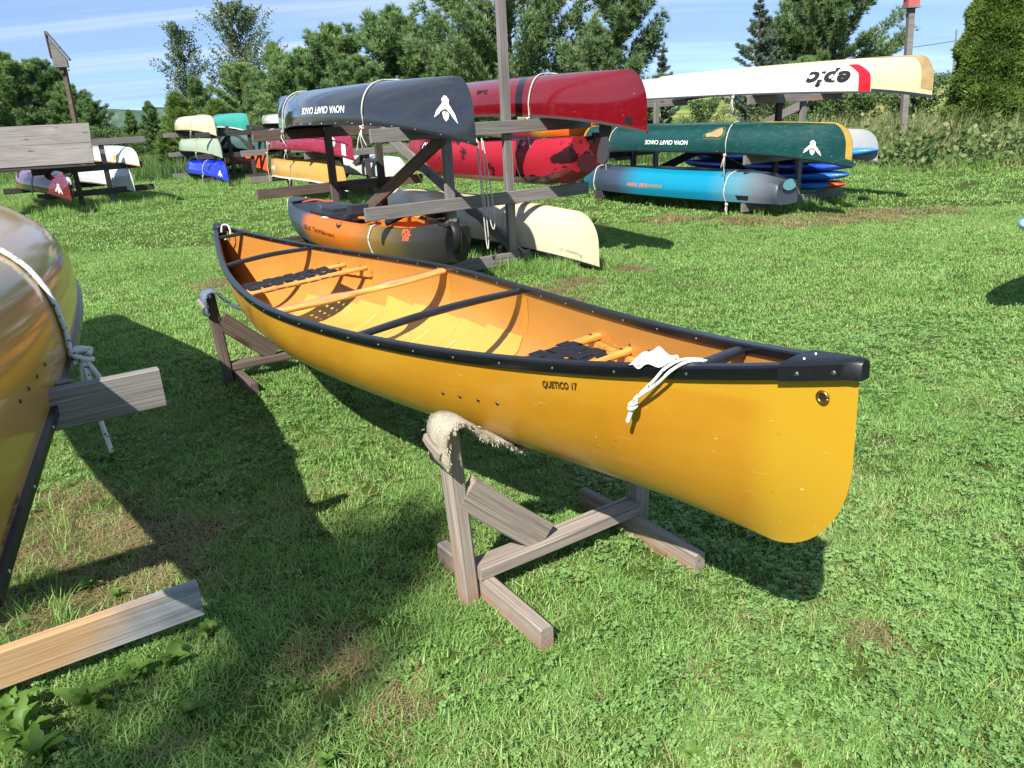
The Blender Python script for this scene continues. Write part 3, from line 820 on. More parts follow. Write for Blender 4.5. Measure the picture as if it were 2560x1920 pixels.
def tie(label, H, M, t, zb, side=1, tails=2, off=.010, r=.007, drop=.16, mat=None, phs=(-1, 1), loops=True, seed=0):
    """rope thrown over an upturned hull at station t and knotted to the beam on the camera side"""
    R = np.random.default_rng(seed + 11)
    ph = np.linspace(phs[0], phs[1], 34)
    P = H.pt(np.full(34, t), ph, off)
    W = np.array([M @ Vector(p) for p in P])
    if side < 0: W = W[::-1]
    end = W[-1]
    dirout = W[-1] - W[17]; dirout[2] = 0; dirout /= np.linalg.norm(dirout) + 1e-9
    root = thing('tie_rope', label, 'rope', loc=tuple(end), group='ropes tying boats to the racks')
    down = [end + dirout * .012 + np.array([0, 0, -.05]), end + np.array([0, 0, -drop])]
    st = W[0]; down0 = [st + np.array([0, 0, -drop])]
    V, F = tube(np.vstack([down0, W, down]), r, 6)
    part('rope_loop', V, F, mat or ROPE, root, Matrix.Identity(4), smooth=True)
    if loops:
        kn = end + dirout * .02 + np.array([0, 0, -.02])
        a = np.linspace(0, 4 * np.pi, 30)
        kp = np.stack([kn[0] + .016 * np.cos(a), kn[1] + .016 * np.sin(a), kn[2] + .012 * np.sin(a * 1.5)], -1)
        V, F = tube(kp, r * 1.1, 6); part('knot', V, F, mat or ROPE, root, Matrix.Identity(4), smooth=True)
        for i in range(tails):
            q = kn + np.array([0, 0, -.01]); e = R.normal(size=3) * .03
            ln = drop * R.uniform(.8, 1.5)
            pth = smooth_path([q, q + dirout * .03 + e * .3 + (0, 0, -ln * .4), q + dirout * .02 + e + (0, 0, -ln)], 12)
            V, F = tube(pth, r * .8, 5); part('rope_tail', V, F, mat or ROPE, root, Matrix.Identity(4), smooth=True)
    return root

# ---- kayaks
class KHull:
    """section based sit-on-top kayak; x forward, z up from keel"""
    SEC = [(0, 0), (.32, .0), (.60, .03), (.80, .14), (.93, .38), (1.0, .64), (.99, .74), (.90, .97), (.78, 1.0), (.70, .95), (.64, .66), (.58, .60), (.3, .58), (0, .58)]
    def __init__(self, L, B, H, blunt=.45, bluntb=.05, rock=.08, rec=1.0, up=.06):
        self.L, self.B, self.H, self.blunt, self.bluntb, self.rock, self.rec, self.up = L, B, H, blunt, bluntb, rock, rec, up
    def pts(self, t, off=0.0):
        u = abs(t)
        e = self.blunt if t > 0 else self.bluntb
        hb = self.B / 2 * (e + (1 - e) * max(0, 1 - u ** 2.4) ** .85)
        K = self.rock * u ** 4 + (0.10 * max(0, u - .82) / .18 if t < 0 else .07 * max(0, u - .8) / .2)
        Ht = self.H + self.up * u ** 2
        rc = self.rec * min(1, max(0, (.80 - u) / .08))
        out = []
        for i, (a, b) in enumerate(self.SEC):
            if i > 8:
                b = 1.0 - (1.0 - b) * rc + (.03 * (1 - rc) * (1 - a))
            sh = 1 - .55 * u ** 5 * (1 - b) * (t < 0)
            out.append((t * self.L - (.12 * (1 - b) * u ** 6 if t < 0 else .05 * (1 - b) * u ** 8), a * hb * sh, K + (Ht - K) * b))
        out = np.array(out)
        full = np.vstack([out[::-1] * (1, -1, 1), out[1:]])
        return full
    def mesh(self, nt=49):
        ts = np.sin(np.linspace(-1, 1, nt) * np.pi / 2 * .94) / math.sin(np.pi / 2 * .94)
        V = np.vstack([self.pts(t) for t in ts]); m = len(self.pts(0))
        F = grid_faces(nt, m)
        F += [tuple(range(m - 1, -1, -1)), tuple((nt - 1) * m + j for j in range(m))]
        return V, F
    # outer skin mapping for text and ropes (ph 0 keel .. 1 sheer)
    def pt(self, t, ph, off=0.0):
        t, ph = np.broadcast_arrays(np.asarray(t, float), np.asarray(ph, float))
        out = np.zeros(t.shape + (3,))
        idx = np.arange(9) / 8
        for k in np.ndindex(t.shape):
            P = self.pts(float(t[k])); half = P[len(self.SEC) - 1:][:9]
            a = min(abs(ph[k]), 1)
            v = np.array([np.interp(a, idx, half[:, j]) for j in range(3)])
            i0 = min(int(a * 8), 7)
            tg = half[min(i0 + 1, 8)] - half[i0]
            n = np.array([0, tg[2], -tg[1]]); n /= np.linalg.norm(n) + 1e-9
            v = v + n * off
            if ph[k] < 0: v[1] = -v[1]
            out[k] = v
        return out
    def girth(self, t):
        p = self.pt(np.full(9, t), np.linspace(0, 1, 9)); return np.linalg.norm(np.diff(p, axis=0), axis=1).sum()
    map2d = Hull.map2d

def banded(name, stops, axis=0, L=2.0, nscale=1.5, namp=.18, rough=.42, blotch=None, zfade=None):
    """moulded plastic, colours blending along the boat"""
    if name in _mc: return _mc[name]
    m, nt, b = newmat(name)
    co = objcoord(nt); s = N(nt, 'ShaderNodeSeparateXYZ'); nt.links.new(co, s.inputs[0])
    nz = noise(nt, mapping(nt, co, (1, 1, .5)), nscale, 6, .65)
    f = mathn(nt, 'ADD', mathn(nt, 'MULTIPLY', s.outputs[axis], 1 / (2 * L)), .5)
    f = mathn(nt, 'ADD', f, mathn(nt, 'MULTIPLY', mathn(nt, 'SUBTRACT', nz, .5), namp))
    c = ramp(nt, f, stops)
    if blotch:
        bn = noise(nt, mapping(nt, co, (1.2, 1.5, 2.0), (3.3, 1, 0)), 2.2, 4, .6, .4)
        c = mixc(nt, ramp(nt, bn, [(.57, (0, 0, 0)), (.60, (.95,) * 3)]), c, blotch)
    wear = noise(nt, co, 60, 3, .7)
    c = mixc(nt, .35, c, ramp(nt, wear, [(.3, (.78, .78, .78)), (.7, (1.15, 1.15, 1.15))]), 'MULTIPLY')
    nt.links.new(c, b.inputs['Base Color'])
    b.inputs['Roughness'].default_value = rough
    bump(nt, b, wear, .12, .004)
    _mc[name] = m
    return m

def kayak(name, label, mat, c, zb, yaw, L, B=.8, H=.34, upside=False, group='kayaks stored on the wooden racks', tilt=0, cat='kayak', **kw):
    K = KHull(L, B, H, **kw)
    if upside:
        M = Matrix.Translation((c[0], c[1], zb + H)) @ Matrix.Rotation(yaw, 4, 'Z') @ Matrix.Rotation(math.pi + tilt, 4, 'X')
    else:
        M = Matrix.Translation((c[0], c[1], zb)) @ Matrix.Rotation(yaw, 4, 'Z') @ Matrix.Rotation(tilt, 4, 'X')
    root = thing(name, label, cat, group=group, M=M)
    V, F = K.mesh()
    o = part('hull', V, F, mat, root); autosmooth(o, 28)
    return root, K, M

def sup_board(label, mat, c, zb, yaw, L=1.6, B=.80, T=.13, tipmat=None, pitch=0, group='paddle boards stacked on the low beams'):
    M = Matrix.Translation((c[0], c[1], zb)) @ Matrix.Rotation(yaw, 4, 'Z') @ Matrix.Rotation(pitch, 4, 'Y')
    root = thing('paddle_board', label, 'paddle board', group=group, M=M)
    ts = np.sin(np.linspace(-1, 1, 33) * np.pi / 2)
    prof = [(math.cos(a), math.sin(a)) for a in np.linspace(0, 2 * math.pi, 18, endpoint=False)]
    V = []
    for t in ts:
        hb = B / 2 * max(0.0, 1 - abs(t) ** 2.4) ** .6
        th = T / 2 * max(.12, 1 - abs(t) ** 12)
        for a, b in prof:
            V.append((t * L, hb * np.sign(a) * abs(a) ** .7, T / 2 + th * np.sign(b) * abs(b) ** .7 + .05 * max(t, 0) ** 3 + .02 * max(-t, 0) ** 3))
    F = grid_faces(33, 18, True) + [tuple(range(17, -1, -1)), tuple(32 * 18 + i for i in range(18))]
    cut = int(33 * .82)
    mi = [1 if (tipmat and i // 18 >= cut) else 0 for i in range(len(F) - 2)] + [0, 1 if tipmat else 0]
    o = part('board', V, F, [mat, tipmat or mat], root, midx=mi); autosmooth(o, 50)
    pad = np.array([(x, y, 0) for x in np.linspace(-.7 * L, .35 * L, 8) for y in (-B * .36, B * .36)])
    pv = np.array([(x, y, T + .003 + .004) for x, y, _ in pad])
    part('deck_pad', pv, grid_faces(8, 2), plain('grey_pad', lin(70, 74, 82), .8), root)
    return root

# ------------------------------------------------------------------ racks
def board(name, p0, p1, h, th, mat, parent, upv=(0, 0, 1), warp=.004, ch=.004):
    p0 = Vector(p0); p1 = Vector(p1); x = (p1 - p0); ln = x.length; x.normalize()
    z = Vector(upv); z = (z - x * z.dot(x)).normalized(); y = z.cross(x)
    M = Matrix((x, y, z)).transposed().to_4x4(); M.translation = (p0 + p1) / 2
    pr = [(-th / 2 + ch, -h / 2), (th / 2 - ch, -h / 2), (th / 2, -h / 2 + ch), (th / 2, h / 2 - ch),
          (th / 2 - ch, h / 2), (-th / 2 + ch, h / 2), (-th / 2, h / 2 - ch), (-th / 2, -h / 2 + ch)]
    n = 5; V = []
    w1 = random.uniform(-1, 1) * warp; w2 = random.uniform(-1, 1) * warp
    for i in range(n):
        f = i / (n - 1); b = math.sin(f * math.pi)
        for a, c in pr:
            V.append((-ln / 2 + ln * f, a + w1 * b, c + w2 * b))
    F = grid_faces(n, 8, True) + [tuple(range(7, -1, -1)), tuple((n - 1) * 8 + j for j in range(8))]
    F = [tuple(reversed(f)) for f in F]
    return part(name, V, F, mat, parent, M)

def nail(p, d, parent, r=.007):
    d = Vector(d)
    M = Matrix.Translation(Vector(p)) @ d.to_track_quat('Z', 'Y').to_matrix().to_4x4()
    V, F = disc_vf(r, .003); return part('bolt', V, F, STEEL, parent, M)

def rack(label, Nc, deg, beams, posts, braces=(), kind='grey', low='dark'):
    a = Vector((math.cos(math.radians(deg)), math.sin(math.radians(deg)), 0)); l = Vector((a.y, -a.x, 0))
    Nn = Vector((Nc[0], Nc[1], 0))
    P = lambda t, s, z: Nn + a * t + l * s + Vector((0, 0, z))
    root = thing('canoe_rack', label, 'rack', loc=(Nc[0], Nc[1], 0), group='wooden boat racks on the lawn')
    for (t, s, h, k) in posts:
        board('post', P(t, s, -.06), P(t, s, h), .092, .055, wood(k), root, upv=tuple(l))
    for (t, z, s0, s1, k) in beams:
        tb = t - .05 if t < 1 else t + .05
        board('beam', P(tb, s0, z - .06), P(tb, s1, z - .06), .12, .040, wood(k), root)
    for (p0, p1, k) in braces:
        board('brace', P(*p0), P(*p1), .12, .038, wood(k), root, upv=(0, 0, 1))
    return root, P

AX = math.radians(123.3)
YAW = AX + math.pi                       # local +x of a boat points to its near end
def spot(P, t, s): v = P(t, s, 0); return (v.x, v.y)

# --- centre rack
rc, PC = rack('tall post rack in the middle holding grey and red canoes', (-.2, 7.88), 123.3,
    beams=[(0, .16, -1.15, 1.25, 'grey'), (0, .77, -1.28, 1.30, 'grey'), (0, 1.44, -1.15, 1.35, 'grey'),
           (3.0, .16, -1.2, 1.2, 'dark'), (3.0, .77, -1.30, .95, 'brown'), (3.0, 1.44, -1.25, 1.2, 'brown')],
    posts=[(0, -.36, 1.36, 'grey'), (0, .33, 3.3, 'grey'), (3.0, -.34, 1.40, 'brown'), (3.0, .33, 1.40, 'dark')],
    braces=[((3.05, .40, 1.38), (-.10, .40, .10), 'grey'), ((-.06, -.42, 1.33), (3.0, -.42, .06), 'brown')])
M_grey = gelcoat('slate_gelcoat', lin(36, 37, 42), .10, .8, .06, dust=.04)
M_red = gelcoat('crimson_composite', lin(106, 12, 22), .12, .8, .08, weave=.03, dust=.03)
M_cream = gelcoat('cream_royalex', lin(198, 186, 156), .38, .15, .25, dust=.2)
r_, Hh, Mh = canoe('canoe', 'glossy slate grey upturned canoe with white lettering on the tall post rack', M_grey, spot(PC, 1.5, -.62), 1.44, YAW, 2.46, B=.90, D=.37, rise=.21, rivets=16, fore=.22)
lettering(r_, Hh, 'NOVA CRAFT CANOE', .20, .82, .105, 1, WHITE_PRINT, bold=.002)
emblem(r_, Hh, 2.14, .70, .20, 1)
tie('rope over the grey canoe near its right end', Hh, Mh, .42, 1.44, tails=4, seed=1)
tie('rope over the far left end of the grey canoe', Hh, Mh, -.62, 1.44, tails=2, seed=2)
r_, Hh, Mh = canoe('canoe', 'deep red upturned canoe behind the tall post beside the grey one', M_red, spot(PC, 1.22, .98), 1.44, YAW, 2.52, B=.88, D=.38, rise=.20, gun=plain('dark_grey_rail', lin(62, 60, 60), .5), fore=.24)
lettering(r_, Hh, 'Swift', .38, .62, .10, 1, BLACK_PRINT, bold=.002)
V, F = disc_vf(.06, .001, 16)
part('badge', Hh.map2d(V[16:, :2] * np.array([1.4, .9]) * .75, 2.33, .90, 1), [tuple(range(16))], BLACK_PRINT, r_)
tie('rope over the red canoe beside the tall post', Hh, Mh, .46, 1.44, tails=1, seed=3)
r_, Hh, Mh = canoe('canoe', 'cream upturned canoe low on the tall post rack', M_cream, spot(PC, 1.60, .74), .16, YAW, 2.5, B=.90, D=.40, rise=.16, fore=.30, rivets=10)
lettering(r_, Hh, 'NOVA CRAFT CANOE', .0, .76, .11, 1, BLACK_PRINT, bold=.002)
lettering(r_, Hh, 'Prospector 15', 2.18, .90, .045, 1, plain('grey_print', lin(120, 116, 108), .6), shear=.3)
tie('thin rope over the cream canoe', Hh, Mh, .50, .16, tails=1, r=.005, drop=.10, seed=4)

M_rk = banded('red_black_plastic', [(.0, lin(146, 24, 42)), (.5, lin(156, 28, 46)), (1, lin(160, 32, 50))], L=1.85, blotch=lin(24, 16, 22), rough=.36)
r_, Kh, Mk = kayak('kayak', 'red and black mottled kayak on the middle beams of the tall post rack', M_rk, spot(PC, 1.36, .90), .77, YAW, 1.86, B=.84, H=.42, blunt=.5, bluntb=.08, tilt=-.10)
lettering(r_, Kh, 'Old Town', -.66, .78, .13, -1, WHITE_PRINT, shear=.3, bold=.003)
# stern scoop and rudder
V = np.array([(1.868, .13 * math.cos(a_), .24 + .09 * math.sin(a_)) for a_ in np.linspace(0, 6.283, 16, endpoint=False)]); F = [tuple(range(16))]; part('stern_scoop', V, F, plain('dark_red_plastic', lin(60, 8, 18), .5), r_)
V, F = merge(box_vf((2.02, .02, .50), (.22, .03, .05)), box_vf((1.90, .02, .46), (.05, .05, .07)))
rd = part('rudder_bracket', V, F, RUBBER, r_)
ring = [(.09 * math.cos(a) * 1.0, .09 * math.sin(a)) for a in np.linspace(0, 2 * np.pi, 18, endpoint=False)]
bl = [(-.07, .19), (-.02, .25), (.05, .25), (.09, .19), (.09, .10), (.06, .03), (.09, -.06), (.08, -.16), (.03, -.21), (-.04, -.20), (-.08, -.13), (-.06, -.04), (-.03, .03), (-.07, .10)]
n = len(bl)
V = np.array([(2.10 + x, y_, .44 + z) for y_ in (-.01, .01) for x, z in bl])
F = [tuple(range(n)), tuple(range(2 * n - 1, n - 1, -1))] + [(i, n + i, n + (i + 1) % n, (i + 1) % n) for i in range(n)]
part('rudder_blade', V, F, plain('dark_grey_plastic', lin(58, 58, 62), .5), r_)
V, F = box_vf((-.1, 0, .44), (.5, .46, .05)); part('seat', V, F, RUBBER, r_)
tie('thin rope over the stern of the red and black kayak', Kh, Mk, .62, .77, tails=1, side=-1, r=.006, drop=.12, phs=(-1, 1), loops=False, seed=5)

M_ok = banded('orange_camo_plastic', [(.0, lin(42, 50, 64)), (.33, lin(56, 66, 82)), (.41, lin(196, 98, 22)), (.64, lin(200, 102, 22)), (.77, lin(120, 96, 44)), (.90, lin(54, 52, 48)), (1, lin(30, 31, 34))], L=2.12, namp=.05, nscale=2.5, rough=.42)
r_, Kh, Mk = kayak('kayak', 'orange and grey fishing kayak lying upright on the lowest beams behind the yellow canoe', M_ok, spot(PC, 1.42, -.70), .16, YAW, 2.12, B=.94, H=.38, blunt=.28, bluntb=.1, rock=.05, up=.05)
lettering(r_, Kh, 'Old Town', -.25, .66, .15, -1, plain('dark_print', lin(40, 32, 28), .5), shear=.3, bold=.002)
lettering(r_, Kh, 'SPORTSMAN', .18, .62, .06, -1, plain('dark_print', lin(40, 32, 28), .5), bold=.001)
lettering(r_, Kh, 'PDL', 1.66, .84, .07, -1, ORANGE_PRINT, bold=.003)
lettering(r_, Kh, '120', 1.66, .76, .06, -1, ORANGE_PRINT, bold=.003)
DK = plain('dark_slate_plastic', lin(44, 48, 56), .5, nscale=6)
V, F = merge(box_vf((-.62, 0, .34), (.62, .46, .07)), box_vf((-.58, 0, .39), (.34, .30, .05)))
o = part('front_hatch', V, F, DK, r_)
V, F = merge(box_vf((-.05, .0, .40), (.14, .20, .16)), box_vf((-.05, .13, .36), (.10, .07, .05)), box_vf((-.05, -.13, .36), (.10, .07, .05)))
part('pedal_drive', V, F, DK, r_)
V, F = merge(box_vf((.10, -.28, .36), (.42, .05, .06)), box_vf((.10, .28, .36), (.42, .05, .06)), box_vf((.28, 0, .40), (.05, .50, .05)))
part('seat_rails', V, F, RUBBER, r_)
V, F = sweep([(.45, -.20, .40), (.75, -.18, .41), (1.10, -.12, .41)], circ(.028, 8, 1, .6)); part('rod_strap', V, F, plain('tan_plastic', lin(196, 126, 52), .5), r_, smooth=True)
V, F = sweep([(.30, .18, .40), (.80, .20, .42), (1.20, .16, .41)], circ(.03, 8, 1, .6)); part('paddle', V, F, plain('tan_plastic', lin(196, 126, 52), .5), r_, smooth=True)
V, F = merge(box_vf((.62, -.12, .42), (.06, .06, .10)), box_vf((.62, .22, .42), (.06, .06, .10)), box_vf((.0, .24, .42), (.05, .05, .10)))
part('cleats', V, F, RUBBER, r_)
V, F = sweep([(1.18, -.24, .42), (1.30, -.05, .52), (1.30, .12, .53), (1.18, .30, .43)], circ(.10, 10, 1.4, .35)); part('seat_back', V, F, RUBBER, r_, smooth=True)
V, F = merge(box_vf((1.98, -.04, .42), (.24, .04, .05)), box_vf((2.10, -.04, .34), (.09, .035, .28)))
o = part('rudder', V, F, RUBBER, r_)
V, F = sweep([(2.02, -.06, .42), (2.16, -.06, .47), (2.20, -.06, .40), (2.18, -.06, .22)], circ(.045, 10, .5, 1), side_ref=(0, 1, 0)); part('rudder_arm', V, F, RUBBER, r_, smooth=True)
SM = (.42, .86, -1, .006)
uv = [(-.05, 0), (0, .045), (.05, .02), (.06, -.01), (.02, -.045), (-.03, -.03)]
part('side_mount', Kh.map2d(np.array(uv) * 1.1, *SM), [tuple(range(6))], RUBBER, r_)
part('paper_tag', Kh.map2d(np.array([(-.07, -.03), (.07, -.03), (.07, .03), (-.07, .03)]), -.05, .96, -1, .008), [(0, 1, 2, 3)], WHITE_PRINT, r_)
V, F = tube(smooth_path([(-1.5, -.1, .42), (-1.3, 0, .45), (-1.15, .08, .43), (-1.0, .1, .44)], 20), .012, 6); part('bow_line', V, F, plain('orange_cord', lin(190, 70, 40), .7), r_, smooth=True)
tie('rope over the stern of the orange fishing kayak', Kh, Mk, .52, .16, side=-1, tails=1, r=.008, drop=.1, loops=False, seed=6)
tie('rope hanging at the grey bow of the orange fishing kayak', Kh, Mk, -.93, .16, side=-1, tails=1, r=.008, drop=.2, loops=False, seed=7)
# loose hanging cords on the centre rack
hp = PC(-.12, -.10, 1.30)
for i, (dx_, ln, w) in enumerate(((0, 1.05, .03), (.05, .85, .05))):
    q = Vector(hp) + Vector((dx_, -dx_, 0))
    pth = smooth_path([q, q + Vector((.02, 0, -ln * .5)), q + Vector((.03 + w * .2, 0, -ln * .9)), q + Vector((.02 + w, 0, -ln)), q + Vector((w + .03, 0, -ln * .85)), q + Vector((w, 0, -ln * .4)), q + Vector((.01, .01, -.02))], 48)
    cr = thing('hanging_cord', ('long' if i == 0 else 'shorter') + ' white cord dangling in a loop from the top of the middle rack', 'rope', loc=tuple(q), group='cords dangling from the middle rack')
    V, F = tube(pth, .006, 5); part('cord_loop', V, F, ROPE, cr, Matrix.Identity(4), smooth=True)

# --- right rack
rr, PR = rack('rack at the right holding the long white boat and green canoe', (4.17, 11.44), 123.3,
    beams=[(0, .17, -1.12, 1.15, 'grey'), (0, .80, -1.12, .24, 'grey'), (0, 1.56, -1.1, .9, 'grey'),
           (2.9, .17, -1.2, 1.15, 'dark'), (2.9, .80, -1.15, .24, 'dark'), (2.9, 1.56, -1.05, .9, 'grey')],
    posts=[(0, -.40, 1.52, 'dark'), (0, .12, 1.52, 'grey'), (2.9, -.40, 1.52, 'dark'), (2.9, .12, 1.52, 'grey')],
    braces=[((1.45, -.30, .82), (-.1, -.30, .25), 'dark'), ((1.45, -.26, .82), (3.0, -.26, .25), 'dark'), ((0, .30, 1.45), (.9, .30, 1.1), 'grey')])
M_white = gelcoat('white_gelcoat', lin(202, 203, 201), .2, .6, .1, dust=.12)
M_green = gelcoat('dark_green_royalex', lin(8, 60, 58), .34, .25, .15, dust=.08)
M_cwhite = gelcoat('ivory_royalex', lin(192, 182, 148), .3, .3, .15, dust=.12)
M_tan = plain('tan_skid_plate', lin(158, 134, 90), .7, nscale=8)
M_mus = plain('mustard_skid_plate', lin(170, 140, 56), .7, nscale=8)
M_redband = plain('red_band', lin(206, 22, 34), .3, coat=.5)

def skid(root, H, t0, w, mat, name='skid_plate', tn=1, sw=.03):
    """felt plate along the stem and keel end"""
    ts = np.linspace(t0, .999, 14) * tn
    rows = []
    for ph in (-w, 0, w):
        pass
    # follow the profile: along keel to stem then up the stem
    V = []
    for t in np.linspace(t0, .985, 12) * tn:
        for ph in np.linspace(-w * 1.8, w * 1.8, 7): V.append(H.pt(t, np.clip(ph, -.99, .99), .004))
    F = grid_faces(12, 7)
    V2 = []
    for ph in np.linspace(.02, .86, 12):
        for sd in (-1, 1):
            for t in (1 - sw, 1 - sw * .6, 1 - sw * .25, .9995): V2.append(H.pt(t * tn, sd * ph, .005))
    F2 = []
    for i in range(11):
        for s in (0, 4):
            for j in range(3):
                b = i * 8 + s + j; F2.append((b, b + 1, b + 9, b + 8))
    return part(name, *merge((np.array(V), F), (np.array(V2), F2)), mat, root, smooth=True)

r_, Hh, Mh = canoe('white_kayak', 'long white racing boat upside down on top of the right rack with bold black lettering', M_white, spot(PR, 1.42, -.78), 1.56, YAW, 3.0, B=.62, D=.30, rise=.05, gun=plain('dark_cockpit_rail', lin(60, 60, 64), .5), fore=.10, n0=2.2, p=2.6)
r_['category'] = 'kayak'
lettering(r_, Hh, 'epic', 2.52, .62, .32, 1, BLACK_PRINT, shear=.35, bold=.014, stretch=.72)
lettering(r_, Hh, 'V7 epic', -1.1, .70, .09, 1, plain('grey_print', lin(120, 116, 108), .6), shear=.3)
V = []
for t in np.linspace(.952, .998, 5):
    for ph in np.linspace(-.98, .98, 21): V.append(Hh.pt(t + .03 * (abs(ph) < .5) * -1 * math.cos(ph * math.pi), ph, .003))
part('red_band', np.array(V), grid_faces(5, 21), M_redband, r_, smooth=True)
tie('rope over the long white racing boat', Hh, Mh, .40, 1.56, tails=3, seed=8)
r_, Hh, Mh = canoe('canoe', 'ivory upturned canoe with tan skid plate at the far right top of the right rack', M_cwhite, spot(PR, 1.05, .70), 1.56, YAW, 2.55, B=.86, D=.37, rise=.18, rivets=16, fore=.2, gun=plain('navy_rail', lin(42, 48, 60), .4), gh=.036)
skid(r_, Hh, .70, .09, M_tan, sw=.055)
r_, Hh, Mh = canoe('canoe', 'dark green upturned canoe with mustard skid plate and worn patch on the right rack', M_green, spot(PR, 1.18, -.78), .80, YAW, 2.60, B=.90, D=.38, rise=.18, fore=.26, rivets=0)
skid(r_, Hh, .55, .07, M_mus); skid(r_, Hh, .70, .06, M_mus, tn=-1)
lettering(r_, Hh, 'NOVA CRAFT CANOE', -.15, .84, .09, 1, WHITE_PRINT, bold=.002)
emblem(r_, Hh, 2.12, .80, .17, 1)
patch(r_, Hh, 'worn_patch_halo', [(-.17, .06), (-.1, .13), (.05, .12), (.16, .13), (.19, .04), (.08, -.03), (.0, -.12), (-.13, -.13), (-.16, -.04)], .72, .58, 1, plain('patch_halo', lin(62, 82, 48), .8), .002)
patch(r_, Hh, 'worn_patch', [(-.12, .05), (-.07, .09), (.05, .08), (.12, .09), (.14, .03), (.05, 0), (-.02, -.07), (-.09, -.10), (-.12, -.03)], .72, .58, 1, M_tan, .004)
tie('rope over the green canoe near its mustard end', Hh, Mh, .36, .80, tails=3, seed=9)
tie('rope over the far left end of the green canoe', Hh, Mh, -.62, .80, tails=1, drop=.3, seed=10)
r_, Hh, Mh = canoe('canoe', 'silver grey upturned canoe behind the green one on the right rack', gelcoat('silver_skin', lin(150, 152, 152), .35, .2, .2), spot(PR, 1.6, .74), .70, YAW, 2.42, B=.86, D=.33, rise=.14, gun=GUNA)
M_tk = banded('teal_fade_plastic', [(.0, lin(28, 92, 116)), (.07, lin(30, 80, 104)), (.10, lin(50, 56, 72)), (.26, lin(58, 70, 88)), (.40, lin(8, 130, 160)), (.74, lin(5, 128, 164)), (.86, lin(84, 132, 148)), (.93, lin(96, 104, 114)), (1, lin(54, 60, 68))], L=2.0, namp=.04, rough=.38)
r_, Kh, Mk = kayak('kayak', 'teal and grey kayak upside down at the bottom of the right rack', M_tk, spot(PR, 1.50, -.80), .17, YAW, 2.05, B=.86, H=.40, upside=True, blunt=.5, bluntb=.3, rock=.04, up=.0)
lettering(r_, Kh, 'Old Town', -.42, .62, .11, 1, ORANGE_PRINT, shear=.3, bold=.002)
lettering(r_, Kh, 'SPORTSMAN', -.05, .60, .06, 1, plain('tan_print', lin(160, 110, 60), .5), bold=.001)
part('stern_plate', np.array([(2.062, .16 * math.cos(a) * .9, .15 + .075 * math.sin(a)) for a in np.linspace(0, 2 * np.pi, 14, endpoint=False)]), [tuple(range(14))], plain('pale_teal_plastic', lin(96, 150, 160), .5), r_)
uv = [(-.10, -.03), (.10, -.03), (.08, .03), (-.08, .03)]
part('grip_slot', Kh.map2d(np.array(uv), 1.55, .78, 1, .004), [(0, 1, 2, 3)], RUBBER, r_)
part('keel_notch', Kh.map2d(np.array(uv) * .9, -.02, .92, 1, .004), [(0, 1, 2, 3)], RUBBER, r_)
tie('rope over the near end of the teal kayak', Kh, Mk, .62, .17, side=1, tails=2, r=.008, drop=.16, seed=12)
tie('rope over the far left end of the teal kayak', Kh, Mk, -.80, .17, side=1, tails=1, r=.009, drop=.14, loops=False, seed=13)
B1 = gelcoat('blue_board', lin(24, 96, 196), .35, .3, .1); B2m = gelcoat('deep_blue_board', lin(12, 60, 160), .35, .3, .1)
B3m = gelcoat('light_blue_board', lin(44, 122, 214), .35, .3, .1)
sup_board('lowest light blue paddle board with orange nose on the right rack', B3m, spot(PR, 1.15, .62), .175, YAW, 1.6, tipmat=plain('orange_tip', lin(190, 70, 24), .4))
sup_board('light blue paddle board second from the bottom on the right rack', B1, spot(PR, 1.1, .60), .31, YAW, 1.6)
sup_board('deep blue paddle board third from the bottom on the right rack', B2m, spot(PR, 1.05, .62), .445, YAW, 1.62)
sup_board('topmost blue paddle board sticking out past the green canoe', B3m, spot(PR, .80, .66), .60, YAW, 1.66, pitch=-.03)

# --- left rack
rl, PL = rack('low rack at the left under a wide grey board', (-8.3, 16.43), 130,
    beams=[(0, .40, -1.05, 1.15, 'dark'), (0, .87, -1.05, 1.0, 'dark'), (0, 1.36, -.9, 1.15, 'grey'),
           (2.6, .40, -1.2, 1.15, 'dark'), (2.6, .87, -1.2, 1.1, 'dark'), (2.6, 1.36, -1.2, 1.1, 'dark')],
    posts=[(0, -.28, 1.4, 'dark'), (0, .30, 1.36, 'grey'), (2.6, -.28, 1.36, 'dark'), (2.6, .30, 1.36, 'dark')],
    braces=[((0, -.2, .95), (2.6, -.2, .2), 'dark')])
YL = math.radians(130) + math.pi
M_mar = gelcoat('maroon_gelcoat', lin(96, 10, 26), .12, .8, .1)
r_, Hh, Mh = canoe('canoe', 'glossy maroon upturned canoe at the bottom left of the left rack', M_mar, spot(PL, 1.25, -.66), .40, YL, 2.25, B=.88, D=.38, rise=.19)
emblem(r_, Hh, 1.88, .80, .18, 1); lettering(r_, Hh, 'NOVA', -1.6, .86, .12, 1, WHITE_PRINT, bold=.004)
tie('rope over the maroon canoe on the left rack', Hh, Mh, .38, .40, tails=1, drop=.25, seed=14)
r_, Hh, Mh = canoe('canoe', 'white upturned canoe at the bottom right of the left rack', M_white, spot(PL, 2.0, .68), .40, YL, 2.35, B=.88, D=.37, rise=.18, gun=GUNA)
tie('rope over the lower white canoe on the left rack', Hh, Mh, .62, .40, tails=1, r=.005, loops=False, seed=15)
r_, Hh, Mh = canoe('canoe', 'white pointed canoe above the other white one on the left rack', M_white, spot(PL, 1.75, .78), .87, YL, 2.40, B=.80, D=.30, rise=.10, fore=.5, n0=2.2, gun=plain('tan_rail', lin(150, 126, 80), .6))
part('orange_sticker', Hh.map2d(np.array([(-.06, -.06), (.06, -.06), (.06, .06), (-.06, .06)]), 1.5, .80, 1), [(0, 1, 2, 3)], plain('amber_print', lin(232, 160, 30), .5), r_)
